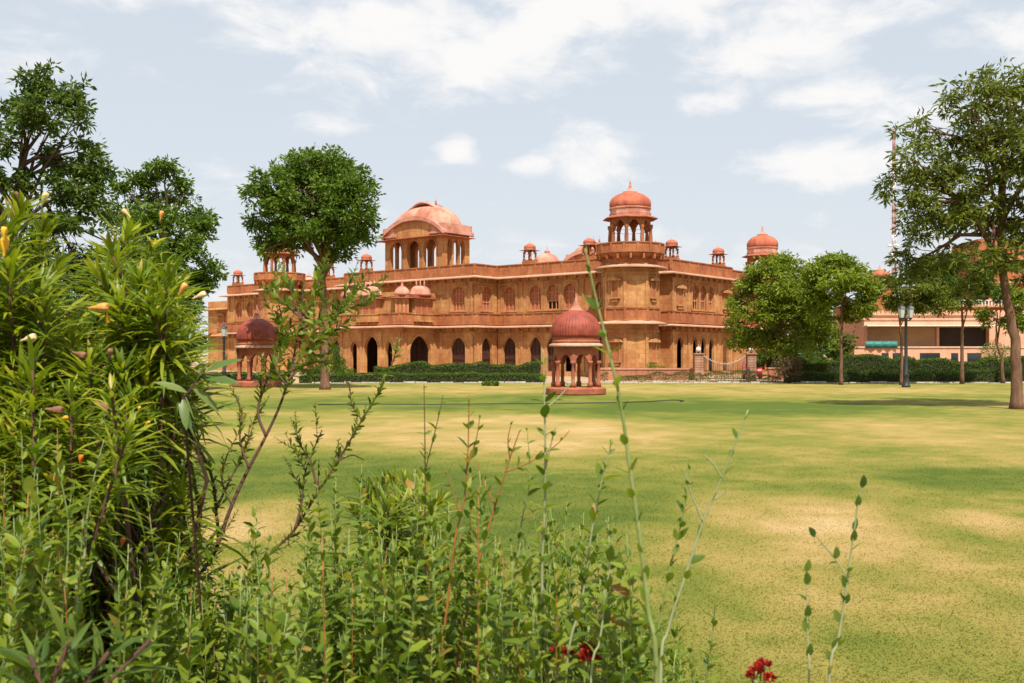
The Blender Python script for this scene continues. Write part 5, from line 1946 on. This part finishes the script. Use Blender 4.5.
oleander('small oleander bush standing clear on the lawn side, among red stems', ((395 - 512) / F * 3.6, 3.6),
         [(365, 488, 3.5, -.3, 0), (385, 478, 3.6, 0, 0), (405, 478, 3.5, .1, 0), (425, 484, 3.6, .3, 0), (375, 505, 3.3, -.4, -.2), (400, 500, 3.3, 0, -.4), (430, 510, 3.4, .4, -.1), (352, 510, 3.6, -.6, 0), (415, 520, 3.2, .2, -.4), (390, 525, 3.2, -.1, -.4), (372, 484, 3.5, -.5, 0), (395, 476, 3.5, .1, -.1), (415, 490, 3.4, .4, -.1), (362, 498, 3.3, -.7, 0), (440, 500, 3.5, .7, 0), (388, 505, 3.2, -.1, -.3), (420, 505, 3.2, .3, -.3)], 46, .125, seed=5)
oleander('oleander shoot with broad dark leaves low in the left foreground', ((70 - 512) / F * 1.55, 1.55),
         [(70, 640, 1.5, .5, -.2), (110, 650, 1.55, .9, -.1), (30, 655, 1.45, -.3, -.3), (150, 640, 1.7, .8, 0)], 26, .12, seed=6, mat='leaf_shade')


# broad leaved twig by the left kiosk
def broad_twig():
    o = at(172, 372, 2.4); o.z = 0
    g = empty('broad_leaved_shrub', o)
    tag(g, 'twig with broad long pale leaves overlapping the left kiosk', 'shrub')
    lv, st = Leaves(), MB()
    tip = at(205, 372, 2.3) - o
    st.tube([(0, 0.3, 0), tuple(Vector((0.02, .2, tip.z * .6))), tuple(tip - Vector((.05, 0, .06))), tuple(tip)], [.005, .004, .0035, .002], 6)
    rows = [((.95, -.1, .45), .095), ((.9, -.2, -.05), .10), ((.3, -.3, .5), .07), ((.75, .2, -.6), .085), ((-.6, -.2, .3), .08), ((.2, -.4, -.8), .08), ((.6, -.4, -.9), .075)]
    P = np.array([tip - Vector((.01 * i, 0, .012 * i)) for i in range(len(rows))])
    D = unit(np.array([r[0] for r in rows]))
    L = np.array([r[1] for r in rows])
    Nn = unit(np.array([[0, -.6, .8]] * len(rows)))
    lv.blades(P, D, Nn, L, L * .27, np.full(len(rows), .15), OVAL, .25)
    st.build('stems', M['stem_brown'], g)
    lv.build('foliage', M['leaf_broad'], g)


broad_twig()


# ------------------------------------------------------------------ foreground: myrtle-like shoots with small paired leaves
def smooth_path(pts, k=6):
    P = [Vector(p) for p in pts]
    out = []
    for i in range(len(P) - 1):
        p0, p1, p2, p3 = P[max(i - 1, 0)], P[i], P[i + 1], P[min(i + 2, len(P) - 1)]
        for j in range(k):
            t = j / k
            out.append(0.5 * ((2 * p1) + (p2 - p0) * t + (2 * p0 - 5 * p1 + 4 * p2 - p3) * t * t + (3 * p1 - p0 - 3 * p2 + p3) * t ** 3))
    out.append(P[-1])
    return out


def leafy(lv, path, start, spacing, L, wid=.42, rng=None, angle=50, per=2, tiny_tip=True, miss=0.1):
    """pairs of oval leaves along a path (list of Vectors) from arc length start to the end"""
    rng = rng or RNG
    pts = np.array([tuple(p) for p in path])
    seg = np.linalg.norm(np.diff(pts, axis=0), axis=1)
    cum = np.concatenate([[0], np.cumsum(seg)])
    T = cum[-1]
    s = np.arange(start, T, spacing) + rng.uniform(-.2, .2, len(np.arange(start, T, spacing))) * spacing
    s = np.clip(s, 0, T - 1e-4)
    if len(s) == 0:
        return
    C = np.stack([np.interp(s, cum, pts[:, k]) for k in range(3)], -1)
    A = unit(np.stack([np.interp(np.minimum(s + .02, T), cum, pts[:, k]) for k in range(3)], -1) - np.stack([np.interp(np.maximum(s - .02, 0), cum, pts[:, k]) for k in range(3)], -1))
    ref = np.array([0.3, 0.9, 0.2])
    U = unit(np.cross(A, ref)); Wv = np.cross(A, U)
    for j in range(per):
        a = np.arange(len(s)) * (math.pi / 2) + j * 2 * math.pi / per + rng.uniform(-.5, .5, len(s)) + rng.uniform(0, .3)
        rad = np.cos(a)[:, None] * U + np.sin(a)[:, None] * Wv
        op = np.radians(rng.normal(angle, 13, len(s)))
        D = unit(A * np.cos(op)[:, None] + rad * np.sin(op)[:, None])
        Nn = unit(A - D * np.sum(A * D, 1)[:, None] + rng.normal(0, .25, A.shape))
        Ls = L * rng.uniform(.7, 1.2, len(s))
        if tiny_tip:
            Ls *= np.clip((T - s) / (.12) + .35, .35, 1)
        k = rng.uniform(0, 1, len(s)) > miss
        if k.any():
            lv.blades(C[k], D[k], Nn[k], Ls[k], Ls[k] * wid * rng.uniform(.85, 1.15, k.sum()), rng.uniform(-.05, .3, k.sum()), OVAL, .3)


def shoot(label, pix, Y, r, L=.03, spacing=.035, stem='stem_pale', branches=(), marks=(), start_px=None, angle=50, group='tall leafy shoots in the foreground', per=2, miss=.12, dY=0.0, leaf='leaf_myrtle'):
    """a single tall shoot through photo points pix at depth Y; its foot goes down to the soil"""
    L, spacing, miss = L * 1.25, spacing * .7, miss * .4
    p = [at(x, y, Y + dY * i) for i, (x, y) in enumerate(pix)]
    foot = Vector((p[0].x - (p[1].x - p[0].x) * .5, p[0].y + .05, 0))
    g = empty('leafy_shoot', foot)
    tag(g, label, 'shoot', group)
    path = smooth_path([foot - foot, (p[0] - foot) * .55 + Vector((0, 0, 0))] + [q - foot for q in p])
    n = len(path)
    st, lv = MB(), Leaves()
    st.tube(path, [r * (1 - .72 * i / (n - 1)) for i in range(n)], 7)
    z_first = p[0].z - foot.z
    leafy(lv, path, max(.2, z_first - .15), spacing, L, angle=angle, per=per, miss=miss)
    if marks:
        P = np.array([tuple(at(x, y, Y) - foot) for x, y, lean in marks])
        D = unit(np.array([(lean, -.25, 1.0) for x, y, lean in marks]))
        Nn = unit(np.array([(.25, -1.0, .1)] * len(marks)))
        lm = Leaves()
        Ls = RNG.uniform(.021, .027, len(marks))
        lm.blades(P, D, Nn, Ls, Ls * .58, np.full(len(marks), .1), OVAL, .25)
        lm.build('dark_leaves', M['leaf_shade'], g)
    for b in branches:
        q = smooth_path([at(x, y, Y) - foot for x, y in b])
        m = len(q)
        st.tube(q, [r * .5 * (1 - .6 * i / (m - 1)) for i in range(m)], 6)
        leafy(lv, q, .03, spacing, L * .9, angle=angle, per=per, miss=miss)
    st.build('stem', M[stem], g)
    lv.build('leaves', M[leaf], g)
    return g


shoot('tallest green shoot rising past the right side of the nearer kiosk', [(657, 700), (648, 610), (640, 540), (630, 470), (620, 400), (606, 340), (594, 290), (585, 248)], 1.45, .0048, .022, .058, 'stem_green', angle=38, miss=.05)
shoot('pale shoot leaning right with sparse leaves, ending above the open lawn', [(660, 690), (668, 630), (684, 580), (704, 520), (727, 465), (748, 410)], 1.75, .004, .022, .055, 'stem_pale', branches=[[(703, 522), (690, 490), (684, 468)], [(722, 478), (712, 462), (703, 455)], [(715, 500), (728, 488)]], per=1, angle=40)
shoot('upright pale shoot in front of the nearer kiosk plinth', [(546, 690), (542, 580), (545, 500), (545, 430), (544, 385), (543, 350)], 1.9, .0042, .028, .05, 'stem_pale', angle=55, branches=[[(544, 410), (560, 396), (574, 380)], [(545, 470), (552, 440), (556, 425)]])
shoot('curving shoot with dark leaves right of the upright pale shoot', [(565, 690), (582, 600), (592, 530), (602, 480), (612, 440)], 1.9, .0034, .03, .036, 'stem_pale', angle=42)
shoot('orange stemmed shoot with a forked pale tip over the lawn', [(455, 690), (470, 600), (485, 540), (500, 490), (510, 458), (520, 430)], 2.2, .0042, .024, .055, 'stem_orange', branches=[[(505, 472), (530, 462), (556, 445), (570, 430)], [(510, 458), (508, 440), (511, 425)], [(495, 505), (482, 480), (478, 462)]], miss=.35)
shoot('orange stemmed shoot left of the forked one', [(440, 690), (448, 600), (455, 540), (464, 500), (468, 450), (469, 394)], 2.2, .004, .026, .045, 'stem_orange', branches=[[(460, 515), (452, 490), (446, 470)], [(466, 470), (476, 440), (480, 415)]], miss=.25)
shoot('thin brown shoot left of the orange stems', [(418, 690), (424, 600), (425, 520), (425, 450), (424, 384)], 2.4, .0034, .022, .05, 'stem_brown', branches=[[(425, 470), (433, 440), (440, 410), (443, 395)]], miss=.3)
shoot('fine shoot with small dark leaves at the right, near the red flower', [(828, 700), (838, 640), (846, 590), (852, 545), (858, 505), (863, 480)], 1.8, .0034, .019, .06, 'stem_pale', branches=[[(848, 578), (836, 560), (822, 543), (812, 532)]], angle=42, per=1, miss=.4, marks=[(857, 507, .1), (852, 542, .2), (846, 588, -.3), (839, 622, -.4), (829, 660, -.2), (836, 559, 0), (815, 537, -.6), (862, 488, .1), (843, 604, .6), (832, 648, .7)])
shoot('short pale shoot left of the fine right hand shoot', [(809, 700), (808, 650), (807, 610), (806, 565)], 1.8, .003, .02, .058, 'stem_pale', angle=40, per=1, miss=.4, marks=[(807, 585, -.05), (807, 618, .05), (808, 657, .15), (806, 572, .2), (808, 632, -.5)])
shoot('leafy shoot just right of the tallest green shoot', [(652, 690), (660, 620), (672, 560), (684, 510), (690, 464)], 1.95, .003, .024, .04, 'stem_green', angle=35)
shoot('slim shoot with even leaf pairs left of the upright pale shoot', [(500, 690), (508, 640), (514, 580), (522, 520), (530, 478), (527, 430)], 2.1, .003, .024, .04, 'stem_green')
shoot('short dense shoot under the right leaning pale shoot', [(700, 720), (706, 680), (712, 640), (716, 590)], 2.2, .003, .024, .034, 'stem_green')
shoot('leafy shoot between the two orange stems and the kiosk', [(590, 700), (600, 640), (606, 590), (612, 550), (606, 520)], 1.8, .003, .028, .034, 'stem_pale')
shoot('slender upright shoot over the lower left oleander', [(76, 600), (84, 560), (88, 510), (96, 470), (104, 440)], 2.0, .0036, .026, .05, 'stem_pale', miss=.3)
shoot('tall thin shoot before the dark left tufts', [(62, 640), (66, 580), (68, 520), (58, 468)], 1.9, .0032, .026, .05, 'stem_green', miss=.3)


# woody spreading shrub with small leaves (left of centre)
def woody_shrub():
    Y = 3.0
    o = at(180, 640, Y); o.z = 0
    g = empty('woody_shrub', o)
    tag(g, 'woody brown stemmed shrub with small oval leaves overlapping the round tree trunk', 'shrub')
    st, lv = MB(), Leaves()
    rt = random.Random(77)
    def br(pix, r0, r1, y0=0, L=.03, sp=.03, start=.05, leaves=True, dense=2, wid=.36, first_ground=False, miss=.06, lvv=None):
        p = [at(x, y, Y + y0 + .04 * i) - o for i, (x, y) in enumerate(pix)]
        if first_ground:
            p = [Vector((0, 0, 0))] + p
        q = smooth_path(p)
        n = len(q)
        st.tube(q, [r0 + (r1 - r0) * i / (n - 1) for i in range(n)], 7)
        if leaves:
            leafy(lvv or lv, q, start, sp * .85, L * .72, wid * .95, angle=48, per=dense, miss=miss)
        d = 0.0
        nxt = max(start, .12)
        for a, b in zip(q[:-1], q[1:]):
            d += (b - a).length
            if d > nxt:
                nxt = d + rt.uniform(.03, .09)
                ax = (b - a).normalized()
                v = (ax * rt.uniform(.5, 1.1) + Vector((rt.gauss(0, .6), rt.gauss(0, .6), rt.gauss(.3, .4)))).normalized()
                ln = rt.uniform(.06, .16) * (0.7 if first_ground else 1)
                tw = smooth_path([b, b + v * ln * .5 + Vector((0, 0, .004)), b + v * ln + Vector((0, 0, .015))], 4)
                st.tube(tw, [.0016 - .0009 * i / (len(tw) - 1) for i in range(len(tw))], 5)
                leafy(lvv or lv, tw, .012, sp * .75, L * .68, wid * .95, angle=46, per=dense, miss=miss)
    br([(172, 618), (196, 580), (217, 547), (216, 510), (212, 478), (200, 450), (184, 430), (168, 412)], .0065, .0035, 0, .044, .018, 1.1, first_ground=True)
    br([(217, 547), (232, 505), (249, 468), (266, 436), (282, 400), (293, 360), (300, 320), (304, 285)], .0065, .0022, 0, .05, .02, .5, miss=.1)
    br([(228, 640), (249, 575), (272, 552), (295, 529), (318, 492), (338, 461), (362, 420), (380, 390), (395, 357)], .006, .0018, .1, .046, .017, 1.2, first_ground=True, miss=.1)
    br([(200, 450), (190, 420), (186, 395)], .005, .002, 0, .042, .022, .03)
    br([(266, 436), (258, 410), (270, 372), (283, 335), (278, 300)], .005, .002, .05, .052, .017, .1)
    br([(293, 360), (318, 340), (338, 312), (346, 288)], .004, .0018, 0, .052, .016, .05)
    br([(300, 330), (322, 318), (350, 308), (368, 300), (376, 292)], .004, .0018, .05, .050, .016, .05)
    br([(304, 322), (290, 308), (276, 296), (266, 286)], .004, .0018, 0, .052, .016, .05)
    br([(298, 340), (318, 356), (332, 350)], .004, .0018, .1, .052, .016, .02)
    br([(288, 380), (305, 365), (322, 362), (330, 372)], .004, .0018, 0, .050, .016, .02)
    br([(300, 320), (312, 300), (318, 280), (322, 270)], .0035, .0015, 0, .05, .015, .02)
    br([(338, 461), (352, 455), (364, 460)], .003, .0015, .1, .02, .02, .02)
    br([(295, 529), (302, 500), (306, 470), (322, 430)], .004, .0015, .1, .042, .018, .05)
    br([(318, 492), (310, 460), (300, 445), (296, 430)], .004, .0015, .1, .042, .018, .05)
    br([(362, 420), (352, 405), (350, 388)], .003, .0015, .2, .042, .018, .02)
    br([(249, 468), (240, 440), (242, 415), (236, 395)], .004, .0015, 0, .04, .022, .05)
    br([(216, 510), (230, 480), (245, 450), (250, 425)], .004, .0015, .05, .044, .018, .05)
    br([(232, 505), (222, 480), (228, 452)], .004, .0015, .05, .044, .018, .05)
    br([(184, 430), (176, 400), (180, 380)], .004, .0015, 0, .044, .02, .02)
    br([(168, 412), (150, 405), (142, 395)], .004, .0015, 0, .044, .02, .02)
    br([(293, 360), (306, 348), (322, 336), (340, 330)], .0035, .0015, -.05, .052, .015, .02)
    br([(290, 372), (300, 358), (312, 352), (318, 340)], .0035, .0015, -.1, .05, .015, .02)
    br([(286, 385), (276, 368), (284, 350), (286, 338)], .0035, .0015, .05, .05, .015, .02)
    br([(292, 362), (308, 372), (316, 382)], .0035, .0015, .0, .05, .015, .02)
    br([(302, 312), (312, 322), (328, 316), (352, 296), (362, 284)], .0035, .0015, .0, .05, .017, .02)
    br([(301, 318), (294, 300), (290, 286), (292, 276)], .0035, .0015, .05, .05, .016, .02)
    st.build('stems', M['stem_brown'], g)
    lv.build('foliage', M['leaf_myrtle'], g)


woody_shrub()


# the thick low growth along the bottom of the view
MASS_TOP = [(-80, 480), (0, 490), (60, 495), (110, 520), (140, 560), (190, 592), (230, 596), (270, 585), (300, 572), (340, 552), (380, 545), (420, 540), (460, 545), (520, 562), (560, 582), (600, 592), (640, 602), (670, 630), (700, 668), (730, 700)]
def mass_top(px):
    return float(np.interp(px, [p[0] for p in MASS_TOP], [p[1] for p in MASS_TOP]))


def low_shrubs():
    rr = random.Random(17)
    places = [(-40, 2.6, 'leafy hedge shrub in the bottom left corner'),
              (40, 2.1, 'leafy hedge shrub under the broad oleander shoot'),
              (100, 2.9, 'leafy hedge shrub below the shaded oleander'),
              (160, 2.2, 'leafy hedge shrub at the foot of the woody brown stems'),
              (225, 2.8, 'leafy hedge shrub right of the woody brown stems'),
              (280, 2.1, 'leafy hedge shrub at the bottom left of the small oleander'),
              (340, 2.8, 'leafy hedge shrub just left of the small oleander'),
              (395, 2.2, 'leafy hedge shrub in front of the small oleander'),
              (455, 2.7, 'leafy hedge shrub round the orange stems'),
              (515, 2.1, 'leafy hedge shrub between the orange stems and the red blossoms'),
              (570, 2.6, 'leafy hedge shrub bearing red orange blossoms'),
              (635, 2.2, 'leafy hedge shrub at the foot of the tallest green shoot'),
              (690, 2.5, 'small leafy shrub at the right end of the foreground hedge')]
    for i, (px, Y, label) in enumerate(places):
        o = at(px, 600, Y); o.z = 0
        g = empty('hedge_shrub', o)
        tag(g, label, 'shrub', 'leafy hedge shrubs in the foreground')
        st, st2, lv = MB(), MB(), Leaves()
        n = 66 if px < 640 else 18
        for k in range(n):
            x = px + rr.uniform(-46, 46)
            d = Y + rr.uniform(-.45, .6)
            top = mass_top(x)
            if rr.random() < .62:
                py = top + 8 + rr.expovariate(1 / 42)
            else:
                py = top - 25 + rr.expovariate(1 / 30)
            if rr.random() < .10:
                py = top - rr.uniform(20, 85)
            if py > 760:
                py = rr.uniform(640, 740)
            tip = at(x, py, d) - o
            f = Vector((tip.x * .35 + rr.uniform(-.1, .1), tip.y * .35, 0))
            mid = f.lerp(tip, .55) + Vector((rr.gauss(0, .05), rr.gauss(0, .05), 0))
            q = smooth_path([f, mid, tip], 5)
            r = rr.uniform(.0018, .0034)
            (st2 if rr.random() < .12 else st).tube(q, [r * (1 - .7 * j / (len(q) - 1)) for j in range(len(q))], 5)
            T = (tip - mid).length + (mid - f).length
            leafy(lv, q, max(.15, T - rr.uniform(.6, 1.0)), rr.uniform(.020, .030), rr.uniform(.028, .045), rr.uniform(.38, .54), angle=rr.uniform(34, 58))
        st.build('stems', M['stem_green'], g)
        if st2.v:
            st2.build('red_stems', M['stem_orange'], g)
        lv.build('foliage', M['leaf_myrtle'], g)


low_shrubs()


def blossom(px, py, Y, label, n=3, foot=True, spread=14):
    """a cluster of small red flowers on short stalks"""
    o = at(px, py, Y); o.z = 0
    g = empty('red_flower', o)
    tag(g, label, 'flower', 'red flowers in the foreground')
    st, lv = MB(), Leaves()
    rr = random.Random(int(px * 3 + py))
    for k in range(n):
        c = at(px + rr.uniform(-spread, spread), py + rr.uniform(-9, 9), Y + rr.uniform(-.03, .03)) - o
        st.tube(smooth_path([(0, 0, 0), (c.x * .3, c.y * .3, c.z * .75), tuple(c)], 4), [.003] * 4 + [.0022] * 4 + [.002], 5)
        m = 26
        d = rand_dirs(m); d[:, 2] = np.abs(d[:, 2]) * .8
        d = unit(d)
        P = np.array(c) + d * .003
        lv.blades(P, d, unit(np.cross(d, rand_dirs(m))), RNG.uniform(.010, .016, m), RNG.uniform(.006, .009, m), RNG.uniform(-.2, .4, m), OVAL, .4)
    st.build('stalks', M['stem_green'], g)
    lv.build('petals', M['petal_red'], g)
    gl = Leaves()
    c = at(px, py + 30, Y) - o
    leafy(gl, smooth_path([tuple(c - Vector((0, 0, .3))), tuple(c)], 5), .05, .04, .045, .5, angle=60)
    gl.build('leaves', M['leaf_myrtle'], g)


blossom(757, 673, 1.85, 'dark red flower head standing alone at the bottom of the lawn view', 5, spread=13)
blossom(561, 657, 1.95, 'red blossom cluster in the foreground hedge, one further from the tall shoot', 4, spread=9)
blossom(588, 653, 1.9, 'red blossom cluster in the foreground hedge, one closer to the tall shoot', 4, spread=7)
